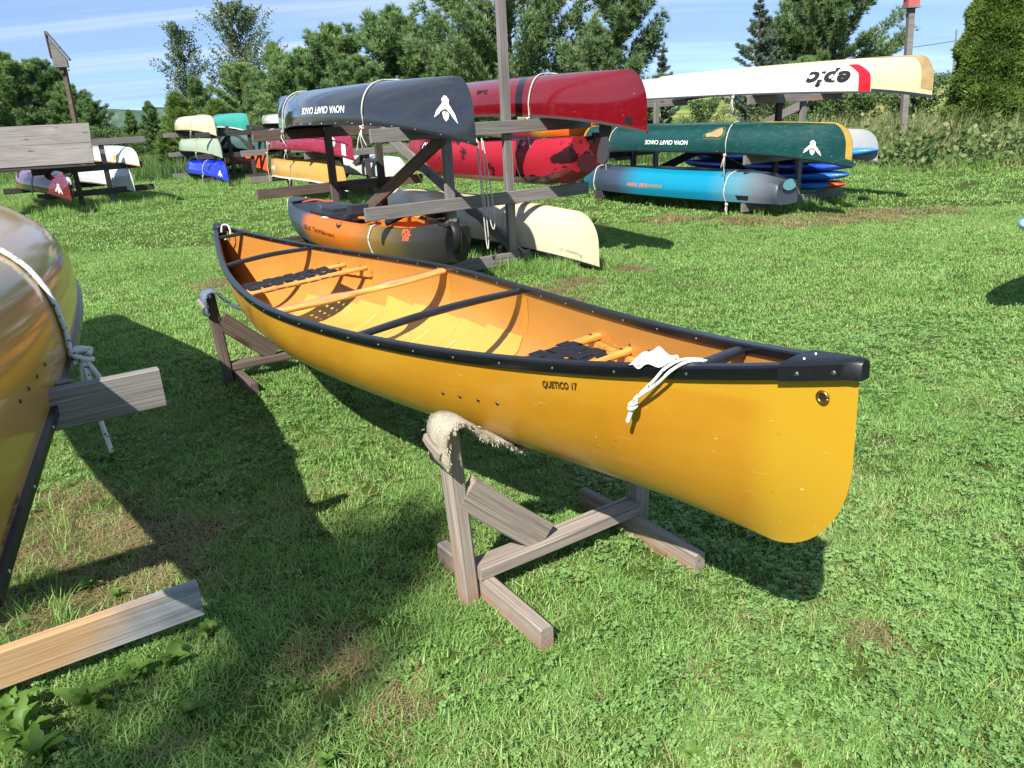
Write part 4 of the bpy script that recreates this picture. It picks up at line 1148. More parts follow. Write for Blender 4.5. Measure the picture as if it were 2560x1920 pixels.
wp = thing('board_panel', 'wide weathered grey plank panel leaning on top of the left rack', 'panel', loc=(-8.9, 15.6, .9))
for i, (z0, z1, f0, f1) in enumerate(((.93, 1.30, 0, .48), (1.305, 1.66, .50, 1))):
    a0 = Vector((-7.84, 15.75, 0)); a1 = Vector((-10.3, 14.9, 0))
    nrm = Vector((-.33, .94, 0)).normalized()
    q = lambda v, f, z: v + nrm * (.42 * f) + Vector((0, 0, z))
    c0 = (q(a0, f0, z0) + q(a0, f1, z1)) / 2; c1 = (q(a1, f0, z0) + q(a1, f1, z1)) / 2
    upv = (q(a0, f1, z1) - q(a0, f0, z0)).normalized()
    board('plank', c0, c1, (q(a0, f1, z1) - q(a0, f0, z0)).length, .05, wood('grey'), wp, upv=tuple(upv))
board('ledge', Vector((-7.82, 15.73, .90)), Vector((-10.3, 14.87, .90)), .03, .06, wood('dark'), wp)

# --- second left rack
r2_, P2 = rack('rack in the left background with white, green and blue canoes', (-6.75, 21.35), 123.3,
    beams=[(0, .22, -1.1, 1.3, 'dark'), (0, .80, -1.15, 1.1, 'dark'), (0, 1.33, -1.1, 1.2, 'dark'),
           (3, .22, -1.2, 1.2, 'grey'), (3, .80, -1.2, 1.2, 'grey'), (3, 1.33, -1.25, 1.2, 'grey')],
    posts=[(0, -.28, 1.45, 'dark'), (0, .26, 1.45, 'dark'), (3, -.28, 1.45, 'dark'), (3, .26, 1.45, 'dark')],
    braces=[((0, -.2, 1.3), (3, -.2, .4), 'dark'), ((0, .34, .85), (2.0, .34, 1.3), 'dark')])
defs = [('white upturned canoe on top of the left background rack', M_cwhite, 1.75, -.66, 1.33, 2.12, GUN),
        ('sage green upturned canoe in the middle of the left background rack', gelcoat('sage_skin', lin(146, 160, 138), .4, .2, .15), 1.70, -.64, .80, 2.2, GUN),
        ('bright blue upturned canoe at the bottom of the left background rack', gelcoat('royal_blue_skin', lin(18, 44, 190), .2, .6, .1), 1.35, -.64, .22, 2.08, GUN),
        ('teal upturned canoe at the top right of the left background rack', gelcoat('teal_skin', lin(44, 138, 128), .4, .2, .15), 2.9, .60, 1.33, 1.9, GUNW),
        ('bottle green upturned canoe in the middle right of the left background rack', gelcoat('bottle_green_skin', lin(60, 92, 90), .4, .2, .2), 2.15, .60, .80, 2.2, GUN),
        ('orange upturned canoe at the lower right of the left background rack', gelcoat('orange_skin', lin(214, 84, 40), .35, .3, .1), 1.9, .60, .36, 2.0, plain('orange_rail', lin(190, 70, 34), .5))]
for i, (lb, mt, tc_, s_, zb_, L_, g_) in enumerate(defs):
    r_, Hh, Mh = canoe('canoe', lb, mt, spot(P2, tc_, s_), zb_, YAW, L_, B=.86, D=.36, rise=.18, gun=g_, nt=33, nph=19)
    if i in (0, 1, 2, 5): tie('rope over the ' + lb.split(' upturned')[0] + ' canoe on the left background rack', Hh, Mh, .45, zb_, tails=1, seed=20 + i)
    if i == 2:
        emblem(r_, Hh, 1.75, .82, .15, 1); lettering(r_, Hh, 'NOVA', -1.3, .85, .12, 1, WHITE_PRINT, bold=.004)

# --- third rack behind the centre one
r3_, P3 = rack('rack behind the middle rack with maroon and gold canoes', (-2.75, 15.2), 123.3,
    beams=[(0, .42, -.95, 1.15, 'grey'), (0, .97, -.95, 1.15, 'grey'), (3, .42, -1.1, 1.2, 'grey'), (3, .97, -1.2, 1.2, 'grey'), (0, 1.5, -.3, 1.2, 'dark')],
    posts=[(0, -.26, 1.5, 'dark'), (0, .28, 1.5, 'dark'), (3, -.26, 1.45, 'dark'), (3, .28, 1.45, 'dark')],
    braces=[((0, .34, .95), (1.6, .34, .3), 'dark'), ((0, -.2, .95), (2.0, -.2, .2), 'dark')])
M_mg = gelcoat('plum_skin', lin(136, 26, 54), .3, .4, .2)
r_, Hh, Mh = canoe('canoe', 'plum red upturned canoe above the gold one behind the middle rack', M_mg, spot(P3, .80, -.62), .97, YAW, 2.3, B=.86, D=.36, rise=.18, gun=plain('plum_rail', lin(90, 20, 40), .5), fore=.14)
part('white_sticker', Hh.map2d(np.array([(.16 * math.cos(a), .10 * math.sin(a)) for a in np.linspace(0, 6.28, 16, endpoint=False)]) * .8, 1.72, .70, 1), [tuple(range(16))], WHITE_PRINT, r_)
part('paper_label', Hh.map2d(np.array([(-.05, -.08), (.05, -.08), (.05, .08), (-.05, .08)]), 2.05, .80, 1), [(0, 1, 2, 3)], WHITE_PRINT, r_)
part('paper_label', Hh.map2d(np.array([(-.18, -.05), (.18, -.05), (.18, .05), (-.18, .05)]), -1.35, .78, 1), [(0, 1, 2, 3)], WHITE_PRINT, r_)
lettering(r_, Hh, 'RC', 1.72, .70, .10, 1, plain('blue_print', lin(40, 70, 130), .5), bold=.003)
t_ = np.linspace(-.93, .95, 14)
V, F = sweep(np.array([Hh.pt(t, .66, .004) for t in t_]), [(-.004, -.012), (.004, -.012), (.004, .012), (-.004, .012)]); part('rub_strip', V, F, plain('plum_rail', lin(90, 20, 40), .5), r_)
tie('rope over the plum red canoe', Hh, Mh, .10, .97, tails=2, seed=30); tie('rope over the far end of the plum red canoe', Hh, Mh, -.80, .97, tails=1, drop=.5, seed=31)
r_, Hh, Mh = canoe('canoe', 'gold upturned canoe with white rails behind the middle rack', gelcoat('gold_skin', lin(176, 138, 66), .4, .2, .15), spot(P3, 1.05, -.60), .42, YAW, 2.05, B=.86, D=.37, rise=.18, gun=GUNW)
lettering(r_, Hh, 'Bear Creek', -.95, .78, .12, 1, WHITE_PRINT, bold=.003)
tie('rope over the gold canoe', Hh, Mh, .18, .42, tails=1, r=.005, seed=32)
canoe('canoe', 'pale grey upturned canoe low behind the middle rack', gelcoat('pale_grey_skin', lin(178, 180, 180), .4, .2, .15), spot(P3, 1.5, .68), .42, YAW, 2.3, D=.36, rise=.12)
# --- far rack with white hulls
r4_, P4 = rack('distant rack with white hulls behind the left background rack', (-5.6, 25.6), 123.3,
    beams=[(0, 1.40, -1.1, 1.2, 'dark'), (3, 1.40, -1.2, 1.2, 'dark'), (0, .75, -1.1, 1.1, 'dark'), (3, .75, -1.1, 1.1, 'dark')],
    posts=[(0, -.28, 1.4, 'dark'), (0, .26, 1.4, 'dark'), (3, -.28, 1.4, 'dark'), (3, .26, 1.4, 'dark')])
canoe('canoe', 'white upturned hull on the upper beams of the distant rack', M_white, spot(P4, 1.3, -.62), 1.40, YAW, 2.3, D=.30, rise=.08, nt=29, nph=17)
canoe('canoe', 'white upturned hull on the middle beams of the distant rack', M_white, spot(P4, 1.3, -.62), .75, YAW, 2.2, D=.34, rise=.1, nt=29, nph=17)
canoe('canoe', 'dull red canoe at the far right of the distant rack', M_mg, spot(P4, 1.3, .66), .75, YAW, 2.2, D=.34, rise=.1, nt=29, nph=17)
# --- rack hidden behind the centre: bright kayaks
r5_, P5 = rack('rack half hidden behind the tall post rack with bright kayaks', (1.75, 16.0), 123.3,
    beams=[(0, .95, -1.1, 1.1, 'dark'), (2.6, .95, -1.1, 1.1, 'dark'), (0, .55, -1.1, 1.1, 'dark'), (2.6, .55, -1.1, 1.1, 'dark')],
    posts=[(0, -.28, 1.1, 'dark'), (0, .26, 1.1, 'dark'), (2.6, -.28, 1.1, 'dark'), (2.6, .26, 1.1, 'dark')])
M_sun = banded('sunrise_plastic', [(.0, lin(230, 160, 30)), (.3, lin(226, 150, 34)), (.42, lin(206, 40, 46)), (.6, lin(210, 46, 44)), (.68, lin(232, 150, 30)), (.78, lin(236, 108, 28)), (1, lin(232, 84, 24))], L=1.9, namp=.10)
kayak('kayak', 'orange, red and yellow kayak beyond the tall post rack', M_sun, spot(P5, 1.05, -.60), .95, YAW, 1.95, B=.76, H=.24, blunt=.1, bluntb=.05)
kayak('kayak', 'small blue kayak below the orange one beyond the tall post rack', banded('sky_blue_plastic', [(.0, lin(50, 120, 200)), (1, lin(70, 140, 220))], L=1.9), spot(P5, 1.9, -.60), .55, YAW, 1.9, B=.74, H=.28, blunt=.1, bluntb=.05)
kayak('kayak', 'grey kayak beside the blue one beyond the tall post rack', banded('grey_plastic', [(.0, lin(120, 124, 128)), (1, lin(140, 144, 148))], L=1.9), spot(P5, 1.4, .62), .55, YAW, 1.9, B=.74, H=.28, blunt=.1, bluntb=.05)

# --- blue board whose nose peeks in at the right edge
rs, PS = rack('low stand just beyond the right edge of the picture', (4.95, 6.05), 30,
    beams=[(0, .56, -.6, .6, 'grey'), (1.4, .56, -.6, .6, 'grey')],
    posts=[(0, -.4, .5, 'grey'), (0, .4, .5, 'grey'), (1.4, -.4, .5, 'grey'), (1.4, .4, .5, 'grey')])
sup_board('light blue board with its nose just inside the right edge', B3m, (4.86, 5.85), .56, math.radians(30) + math.pi, 1.72, tipmat=gelcoat('pale_blue_nose', lin(150, 186, 230), .3, .3, .1), group=None)

# ------------------------------------------------------------------ the yellow canoe
def kevlar(name, base, light, x0=None, rough=.2, coat=.55, weave=.04):
    m, nt, b = newmat(name)
    co = objcoord(nt); s = N(nt, 'ShaderNodeSeparateXYZ'); nt.links.new(co, s.inputs[0])
    mot = noise(nt, mapping(nt, co, (1.2, 2, 3)), 1.6, 5, .6)
    c = mixc(nt, ramp(nt, mot, [(.25, (0, 0, 0)), (.8, (.75,) * 3)]), base, light)
    if x0 is not None:
        wob = mathn(nt, 'MULTIPLY', mathn(nt, 'SUBTRACT', noise(nt, co, 2.5, 2, .4), .5), .12)
        # extra cloth layer at the stem: crosses the side on a slant
        e = mathn(nt, 'ADD', mathn(nt, 'ADD', s.outputs[0], mathn(nt, 'MULTIPLY', s.outputs[2], -.10)), wob)
        f1 = ramp(nt, mathn(nt, 'MULTIPLY', mathn(nt, 'SUBTRACT', e, x0), 12), [(.0, (0, 0, 0)), (1, (1,) * 3)])
        e2 = mathn(nt, 'SUBTRACT', s.outputs[0], x0 - .36)
        f2 = ramp(nt, mathn(nt, 'MULTIPLY', e2, 30), [(0, (0, 0, 0)), (1, (1,) * 3)])
        f3 = ramp(nt, mathn(nt, 'MULTIPLY', mathn(nt, 'SUBTRACT', s.outputs[2], .40), 60), [(0, (0, 0, 0)), (1, (1,) * 3)])
        c = mixc(nt, mathn(nt, 'MULTIPLY', mathn(nt, 'MULTIPLY', f2, .22), 1), c, (.50, .20, .015))
        c = mixc(nt, mathn(nt, 'MULTIPLY', f1, .95), c, light)
        c = mixc(nt, mathn(nt, 'MULTIPLY', mathn(nt, 'MULTIPLY', f2, f3), .6), c, light)
    ln = N(nt, 'ShaderNodeTexWave'); ln.inputs['Scale'].default_value = 90; ln.inputs['Distortion'].default_value = 1.5
    ln.inputs['Detail'].default_value = 1
    nt.links.new(mapping(nt, co, (.6, .2, 1)), ln.inputs['Vector'])
    c = mixc(nt, .035, c, ramp(nt, ln.outputs['Fac'], [(.2, (.6, .6, .6)), (.8, (1.25,) * 3)]), 'MULTIPLY')
    sc1 = noise(nt, mapping(nt, co, (5, 30, 16)), 2.2, 2, .5, 2)
    c = mixc(nt, ramp(nt, sc1, [(.725, (0, 0, 0)), (.75, (.28,) * 3)]), c, lin(240, 226, 170))
    sc2 = noise(nt, mapping(nt, co, (2.2, 9, 42), (4, 1, 2)), 2.0, 3, .6, 1.2)
    c = mixc(nt, ramp(nt, sc2, [(.70, (0, 0, 0)), (.73, (.20,) * 3)]), c, lin(236, 214, 150))
    du = noise(nt, mapping(nt, co, (2, 4, 6)), 2.4, 6, .7)
    dz = mathn(nt, 'MULTIPLY', mathn(nt, 'SUBTRACT', .16, s.outputs[2]), 4.0, True)
    c = mixc(nt, mathn(nt, 'MULTIPLY', mathn(nt, 'MULTIPLY', dz, ramp(nt, du, [(.4, (0, 0, 0)), (.75, (1,) * 3)])), .45), c, lin(150, 128, 84))
    sp = noise(nt, co, 38, 2, .5)
    c = mixc(nt, ramp(nt, sp, [(.76, (0, 0, 0)), (.79, (.5,) * 3)]), c, lin(110, 80, 30))
    nt.links.new(c, b.inputs['Base Color'])
    b.inputs['Coat Weight'].default_value = coat; b.inputs['Coat Roughness'].default_value = .10
    nt.links.new(ramp(nt, mot, [(.3, (rough,) * 3), (.8, (rough * 1.7,) * 3)]), b.inputs['Roughness'])
    w1 = N(nt, 'ShaderNodeTexWave'); w1.inputs['Scale'].default_value = 120; w1.inputs['Distortion'].default_value = .3
    nt.links.new(mapping(nt, co, (1, .3, 1)), w1.inputs['Vector'])
    hsum = mathn(nt, 'ADD', mathn(nt, 'MULTIPLY', w1.outputs['Fac'], .05), noise(nt, co, 3.5, 2, .5))
    bump(nt, b, hsum, weave * 2.0, .02)
    return m

MP = (-0.6646, 3.6798, 0.4469 - .024)
MY, MPI, MRO = -0.99023, 0.03165, 0.0625
MM = Matrix.Translation(MP) @ Matrix.Rotation(MY, 4, 'Z') @ Matrix.Rotation(-MPI, 4, 'Y') @ Matrix.Rotation(MRO, 4, 'X')
MH = Hull(L=2.59, B=.906, D=.369, rise=.16, riseb=.144, p=1.62, q=1.0, fore=.22, rock=.012)
mc = thing('canoe', 'yellow open canoe with black gunwales standing upright on two wooden stands', 'canoe', M=MM)
K_OUT = kevlar('amber_kevlar_skin', lin(162, 110, 22), lin(182, 142, 34), x0=2.30, rough=.28, coat=.35)
K_IN = kevlar('honey_kevlar_inside', lin(174, 117, 50), lin(186, 133, 64), rough=.34, coat=.15, weave=.05)
K_PATCH = kevlar('pale_kevlar_layer', lin(178, 144, 60), lin(186, 154, 74), rough=.4, coat=.1, weave=.06)
V, F = MH.mesh(91, 49); part('hull', V, F, K_OUT, mc, smooth=True)
V, F = MH.mesh(91, 49, -.005); V = np.array(V); sgn = np.repeat([np.sign(np.linspace(-1, 1, 49))], 91, 0).ravel(); V[:, 1] = np.where(V[:, 1] * sgn < 0, 0, V[:, 1]); V[:, 0] = np.clip(V[:, 0], -MH.L + .03, MH.L - .03)
keep = np.abs(np.sin(np.linspace(-1, 1, 91) * np.pi / 2)) < .965
i0 = np.where(keep)[0][0]; i1 = np.where(keep)[0][-1] + 1
V = V.reshape(91, 49, 3)[i0:i1].reshape(-1, 3); F = grid_faces(i1 - i0, 49)
part('hull_lining', V, F, K_IN, mc, smooth=True)
GUNM = plain('black_anodised_rail', (.005, .006, .009, 1), .30, .5, nscale=9, namp=.35, bumps=.03)
tt = np.sin(np.linspace(-1, 1, 81) * np.pi / 2)
GP = [(-.013, -.014), (-.013, .004), (-.009, .008), (.013, .008), (.018, .003), (.018, -.020), (.013, -.027), (.005, -.027), (.005, -.014)]
for sd in (-1, 1):
    ts = tt if sd < 0 else tt[::-1]
    path = MH.pt(ts, np.full_like(ts, sd * 1.0))
    V, F = sweep(path, GP)
    o = part('gunwale', V, F, GUNM, mc); autosmooth(o, 40)
rv, rf = disc_vf(.0042, .0022, 10)
rivet_me = arr_mesh('rivet', rv, rf, STEEL)
for sd in (-1, 1):
    for s in np.arange(-2.3, 2.35, .205):
        t = s / MH.L
        p0 = MH.pt(t, sd * 1.0); dp = MH.pt(t + .004, sd * 1.0) - p0; dp /= np.linalg.norm(dp)
        nrm = np.cross(dp, (0, 0, 1.0)) * (1 if sd < 0 else -1); nrm /= np.linalg.norm(nrm)
        if nrm[1] * sd < 0: nrm = -nrm
        q = p0 + nrm * .018 + np.array([0, 0, -.011])
        Mq = Matrix.Translation(Vector(q)) @ Vector(nrm).to_track_quat('Z', 'Y').to_matrix().to_4x4()
        link(bpy.data.objects.new('rivet', rivet_me), mc, MM @ Mq)
        if sd > 0:      # inner heads
            q2 = p0 - nrm * .0135 + np.array([0, 0, -.006])
            Mq = Matrix.Translation(Vector(q2)) @ Vector(-nrm).to_track_quat('Z', 'Y').to_matrix().to_4x4()
            link(bpy.data.objects.new('rivet', rivet_me), mc, MM @ Mq)
# deck caps
CAPM = plain('black_deck_cap', (.006, .007, .010, 1), .42, .5, nscale=60, namp=.3, bumps=.06)
for e in (1, -1):
    L0 = .155 if e > 0 else .14
    ss = np.concatenate([np.linspace(MH.L - L0, MH.L - .01, 9)])
    zt = MH.pt(e * .99, 1.0)[2] + .014
    rows = []
    for s in ss:
        p = MH.pt(e * s / MH.L, 1.0)
        hw_ = abs(p[1]) + .0205; z = p[2] + .012
        rows.append((e * s, hw_, z))
    rows.append((e * (MH.L + .004), .0195, rows[-1][2])); rows.append((e * (MH.L + .012), .014, rows[-1][2] - .001))
    V = []
    for (sx, h, z) in rows:
        V += [(sx, -h, z - .041), (sx, -h, z - .006), (sx, -h + .007, z), (sx, 0, z + .003), (sx, h - .007, z), (sx, h, z - .006), (sx, h, z - .041)]
    F = grid_faces(len(rows), 7)
    n7 = (len(rows) - 1) * 7
    F += [tuple(range(n7, n7 + 7)), tuple(range(6, -1, -1))]
    cap = part('deck_cap', V, F, CAPM, mc); autosmooth(cap, 50)
    for (s, yo) in ((MH.L - .115, -1), (MH.L - .04, -1)):
        p = MH.pt(e * s / MH.L, -1.0)
        Mq = Matrix.Translation(Vector((e * s, p[1] - .0208, p[2] - .012))) @ Matrix.Rotation(math.pi / 2, 4, 'X') @ Matrix.Scale(1.4, 4)
        link(bpy.data.objects.new('screw', rivet_me), cap, MM @ Mq)
    for (s, yo) in ((MH.L - .12, .6), (MH.L - .12, -.6)):
        p = MH.pt(e * s / MH.L, 1.0)
        Mq = Matrix.Translation(Vector((e * s, yo * p[1], p[2] + .0135))) @ Matrix.Scale(1.2, 4)
        link(bpy.data.objects.new('screw', rivet_me), cap, MM @ Mq)
# grommet, seat bolts, lettering
p0 = MH.pt(2.52 / MH.L, -.885, .002)
a = np.linspace(0, 2 * np.pi, 25)
pr = np.stack([p0[0] + .0125 * np.cos(a), np.full(25, p0[1]), p0[2] + .0125 * np.sin(a)], -1)
V, F = sweep(pr, circ(.0042, 8), side_ref=(0, 1, 0)); part('grommet', V, F, plain('brass', lin(150, 120, 60), .35, .5, .9), mc, smooth=True)
V = np.stack([p0[0] + .0105 * np.cos(a[:-1]), np.full(24, p0[1] - .001), p0[2] + .0105 * np.sin(a[:-1])], -1)
part('grommet_hole', V, [tuple(range(24))], plain('dark_hole', (.01, .008, .005, 1), .9), mc)
bolt_me = arr_mesh('seat_bolt', *disc_vf(.0068, .0025, 10), plain('dark_bolt', (.015, .012, .01, 1), .4, .5))
for s in (1.283, 1.369, 1.456, 1.542, -.78, -.87, -.98, -1.07):
    q = MH.pt(s / MH.L, -.80, .0005); n_ = MH.pt(s / MH.L, -.80, .02) - q
    Mq = Matrix.Translation(Vector(q)) @ Vector(n_).to_track_quat('Z', 'Y').to_matrix().to_4x4()
    link(bpy.data.objects.new('seat_bolt', bolt_me), mc, MM @ Mq)
lettering(mc, MH, 'QUETICO 17', 1.808, .925, .021, -1, plain('brown_print', lin(60, 40, 14), .5), bold=.0007, spacing=1.05)
PALEB = plain('faded_print', lin(120, 98, 36), .6)
lettering(mc, MH, 'SOURIS', -.475, .92, .040, -1, PALEB, bold=.001)
lettering(mc, MH, 'RIVER', -.455, .865, .040, -1, PALEB, bold=.001)
part('lettering_rule', MH.map2d(np.array([(-.07, -.003), (.07, -.003), (.07, .003), (-.07, .003)]), -.46, .965, -1), [(0, 1, 2, 3)], PALEB, mc)
part('lettering_rule', MH.map2d(np.array([(-.07, -.003), (.07, -.003), (.07, .003), (-.07, .003)]), -.46, .82, -1), [(0, 1, 2, 3)], PALEB, mc)
# pale cloth layer on the floor, laid in stepped flaps
segs = [(-1.48, -.85, .47, .50), (-.85, -.58, .56, .54), (-.58, -.30, .68, .62), (-.30, .19, .66, .63), (.19, .47, .65, .64), (.47, .80, .68, .69)]
for k_, (sa, sb, pa, pb) in enumerate(segs):
    ns, npp = 8, 25; V = []
    for i in range(ns):
        f = i / (ns - 1); s = sa + (sb + .012 - sa) * f; pm = pa + (pb - pa) * f
        for j in range(npp):
            ph = -pm * .98 + 2 * pm * j / (npp - 1) * .99
            jag = .008 * math.sin(ph * 30 + k_ * 2) * (i in (0, ns - 1))
            V.append(MH.pt((s + jag) / MH.L, ph, -.0075 - .0012 * (k_ % 2)))
    part('floor_layer', np.array(V), grid_faces(ns, npp), K_PATCH, mc, smooth=True)
for i, s in enumerate(np.linspace(-.95, .55, 6)):
    for sd in (1,):
        pth = [MH.pt((s + .02 * u) / MH.L, sd * u * .40 + .02, -.012) for u in np.linspace(0, 1, 10)]
        V, F = sweep(np.array(pth), [(-.03, -.003), (.03, -.003), (.024, .004), (-.024, .004)], side_ref=(0, 0, 1))
        part('floor_rib', V, F, K_PATCH, mc)
# inner stiffening seams that show as darker bands across the sides
SEAM = kevlar('seam_band', lin(186, 120, 40), lin(200, 140, 60), rough=.4, coat=.1)
for s in (.02, .80, -.80):
    for sd in (1, -1):
        V = []
        for ph in np.linspace(.72, .97, 8):
            for ds in (-.026, .026): V.append(MH.pt((s + ds) / MH.L, sd * ph, -.0068))
        part('side_seam', np.array(V), grid_faces(8, 2), SEAM, mc, smooth=True)
# bow float tank bulkhead at the far end
V = []
for s in (-2.02, -2.12):
    for ph in np.linspace(-.62, .62, 15):
        q = MH.pt(s / MH.L, ph, -.012); V.append(q + np.array([0, 0, .006]))


ASH = None
def ash():
    m, nt, b = newmat('varnished_ash')
    co, rnd = offset_by_object(nt, objcoord(nt))
    g = noise(nt, mapping(nt, co, (26, 2.2, 26)), 1.5, 5, .6, .8)
    c = ramp(nt, g, [(.3, lin(186, 110, 44)), (.5, lin(214, 144, 70)), (.7, lin(228, 166, 92))])
    nt.links.new(c, b.inputs['Base Color']); b.inputs['Roughness'].default_value = .3
    b.inputs['Coat Weight'].default_value = .5; bump(nt, b, g, .15, .002)
    return m
ASH = ash()
# yoke
def bar_loft(name, prof, mat, parent, y0, y1, n=41):
    """prof(f)-> (x_rear, x_front, zc, th) for f 0..1 across the boat"""
    V = []; m = 12
    for i in range(n):
        f = i / (n - 1); xr, xf, zc, th = prof(f); y = y0 + (y1 - y0) * f
        cx, hx = (xr + xf) / 2, (xf - xr) / 2
        for k in range(m):
            a = 2 * math.pi * k / m
            ca, sa = math.cos(a), math.sin(a)
            V.append((cx + hx * np.sign(ca) * abs(ca) ** .6, y, zc + th / 2 * np.sign(sa) * abs(sa) ** .7))
    F = grid_faces(n, m, True) + [tuple(range(m - 1, -1, -1)), tuple((n - 1) * m + j for j in range(m))]
    o = part(name, V, F, mat, parent); autosmooth(o, 50); return o
yk = abs(MH.pt(0, 1.0)[1]) - .012; zg = MH.kw['D'] - .018
def yoke(f):
    y = abs(f - .5) * 2
    body = .036 + .012 * math.exp(-((y - .45) / .25) ** 2)
    rear = -body - .050 * math.exp(-((y - .34) / .13) ** 2) + .012 * math.exp(-(y / .14) ** 2)
    front = body - .022 * math.exp(-(y / .2) ** 2)
    return rear, front, zg - .008 * (1 - y ** 2), .027
bar_loft('yoke', yoke, ASH, mc, -yk, yk)
DKBAR = plain('black_thwart', (.010, .011, .015, 1), .28, .6, nscale=10, namp=.3)
for s, ar in ((.772, .012), (-1.44, .012)):
    yw = abs(MH.pt(s / MH.L, 1.0)[1]) - .012
    zs = MH.pt(s / MH.L, 1.0)[2] - .016
    bar_loft('thwart', lambda f, s=s, zs=zs, ar=ar: (s - .022, s + .022, zs + ar * math.sin(math.pi * f), .022 + .006 * math.sin(math.pi * f)), DKBAR, mc, -yw, yw)
for s in (2.20, -2.26):
    yw = abs(MH.pt(s / MH.L, 1.0)[1]) - .010; zs = MH.pt(s / MH.L, 1.0)[2] - .012
    bar_loft('carry_handle', lambda f, s=s, zs=zs: (s - .020, s + .020, zs, .024), DKBAR, mc, -yw, yw, 15)
WEB = plain('black_webbing', (.010, .010, .014, 1), .6, .35, nscale=120, namp=.4, bumps=.3)
def inside_y(s, z):
    ph = np.linspace(.3, 1, 200); P = MH.pt(s / MH.L, ph); return float(np.interp(z, P[:, 2], np.abs(P[:, 1]))) - .008
def seat(s0, s1, z, half=.21, yc=.0):
    root = None
    for s in (s0, s1):
        yw = inside_y(s, z)
        bar_loft('seat_bar', lambda f, s=s: (s - .018, s + .018, z, .026), ASH, mc, -yw, yw, 21)
        for sd in (-1, 1):
            Mq = Matrix.Translation((s, sd * (yw - .035), z + .013)) @ Matrix.Scale(1.1, 4)
            link(bpy.data.objects.new('seat_bolt', bolt_me), mc, MM @ Mq)
    for sd in (-1, 1):
        V, F = box_vf((0, 0, 0), (abs(s1 - s0) + .13, .020, .034))
        ya = (inside_y(s0 - .05, z - .03) + inside_y(s1 + .05, z - .03)) / 2 - .012
        sl = math.atan2(inside_y(s1, z - .03) - inside_y(s0, z - .03), s1 - s0)
        part('seat_cleat', V, F, ASH, mc, MM @ Matrix.Translation(((s0 + s1) / 2, sd * ya, z - .032)) @ Matrix.Rotation(sd * sl, 4, 'Z'))
        V, F = sweep([(s0, yc + sd * half, z), ((s0 + s1) / 2, yc + sd * half, z), (s1, yc + sd * half, z)], circ(.012, 8)); part('seat_rail', V, F, ASH, mc, smooth=True)
    w = .046
    ys = yc + np.linspace(-half + .035, half - .035, max(4, int(round(half * 2 / .064))))
    xs = np.linspace(s0 + .045, s1 - .045, 3)
    for i, y in enumerate(ys):
        pth = []
        for x_ in np.linspace(s0 - .02, s1 + .02, 19):
            wv = .0035 * math.cos((x_ - s0) / (s1 - s0) * math.pi * 4 + i * math.pi)
            edge = max(0, (abs(x_ - (s0 + s1) / 2) - abs(s1 - s0) / 2) / .02)
            pth.append((x_, y, z + .017 - .026 * edge + wv))
        V, F = sweep(pth, [(-w / 2, -.001), (w / 2, -.001), (w / 2, .0015), (-w / 2, .0015)]); part('webbing_strap', V, F, WEB, mc)
    for i, x_ in enumerate(xs):
        pth = []
        for y in np.linspace(-half - .012, half + .012, 31):
            wv = -.0035 * math.cos((y + half) / (2 * half) * math.pi * 7 + i * math.pi)
            edge = max(0, (abs(y) - half) / .012)
            pth.append((x_, y + yc, z + .0165 - .02 * edge + wv))
        V, F = sweep(pth, [(-.024, -.001), (.024, -.001), (.024, .0015), (-.024, .0015)]); part('webbing_strap', V, F, WEB, mc)
seat(1.40, 1.61, .300, .15)
seat(-1.07, -.83, .295, .26, -.05)
for s in (1.62, 1.74):
    q = MH.pt(s / MH.L, .90, -.006)
    link(bpy.data.objects.new('rivet', rivet_me), mc, MM @ Matrix.Translation(Vector(q)) @ Vector((0, -1, .2)).to_track_quat('Z', 'Y').to_matrix().to_4x4() @ Matrix.Scale(1.5, 4))

def W(p): return MM @ Vector(p)
# rope tail with knot hanging over the near gunwale
LINE = None
def flecked():
    m, nt, b = newmat('white_green_line')
    co = objcoord(nt)
    w = N(nt, 'ShaderNodeTexVoronoi'); w.inputs['Scale'].default_value = 95
    nt.links.new(mapping(nt, co, (1, 1, .45)), w.inputs['Vector'])
    c = mixc(nt, ramp(nt, w.outputs['Distance'], [(.17, (1,) * 3), (.22, (0, 0, 0))]), lin(226, 226, 220), lin(30, 110, 60))
    nt.links.new(c, b.inputs['Base Color']); b.inputs['Roughness'].default_value = .8
    bump(nt, b, noise(nt, co, 300, 2, .5), .5, .002); return m
LINE = flecked()
sR = 2.15; g0 = MH.pt(sR / MH.L, -1.0)
rope = thing('rope_tail', 'white and green rope with a knot hanging over the yellow canoe side', 'rope', loc=tuple(W(g0)))
K0 = np.array([g0[0] - .075, g0[1] - .050, g0[2] - .090])
for i, dxx in enumerate((0, .022)):
    pts = [(g0[0] + .03 + dxx, g0[1] + .12, g0[2] - .01), (g0[0] + .03 + dxx, g0[1] + .03, g0[2] + .018), (g0[0] + .02 + dxx, g0[1] - .022, g0[2] + .010),
           (g0[0] - .015 + dxx * .8, g0[1] - .034, g0[2] - .03), (g0[0] - .048 + dxx * .4, g0[1] - .044, g0[2] - .064), tuple(K0)]
    V, F = tube(smooth_path(pts, 40), .0042, 8)
    part('strand', np.array([W(v) for v in V]), F, LINE, rope, Matrix.Identity(4), smooth=True)
a = np.linspace(0, 5 * np.pi, 60)
kp = np.stack([K0[0] + .010 * np.cos(a) - .002 * a / 5, K0[1] + .010 * np.sin(a), K0[2] - .003 - .022 * a / (5 * np.pi) + .006 * np.cos(a * .9)], -1)
V, F = tube(kp, .0048, 8); part('knot', np.array([W(v) for v in V]), F, LINE, rope, Matrix.Identity(4), smooth=True)
V, F = tube(smooth_path([K0 + (-.004, 0, -.02), K0 + (-.012, -.004, -.042), K0 + (-.022, -.006, -.066)], 14), .0062, 8)
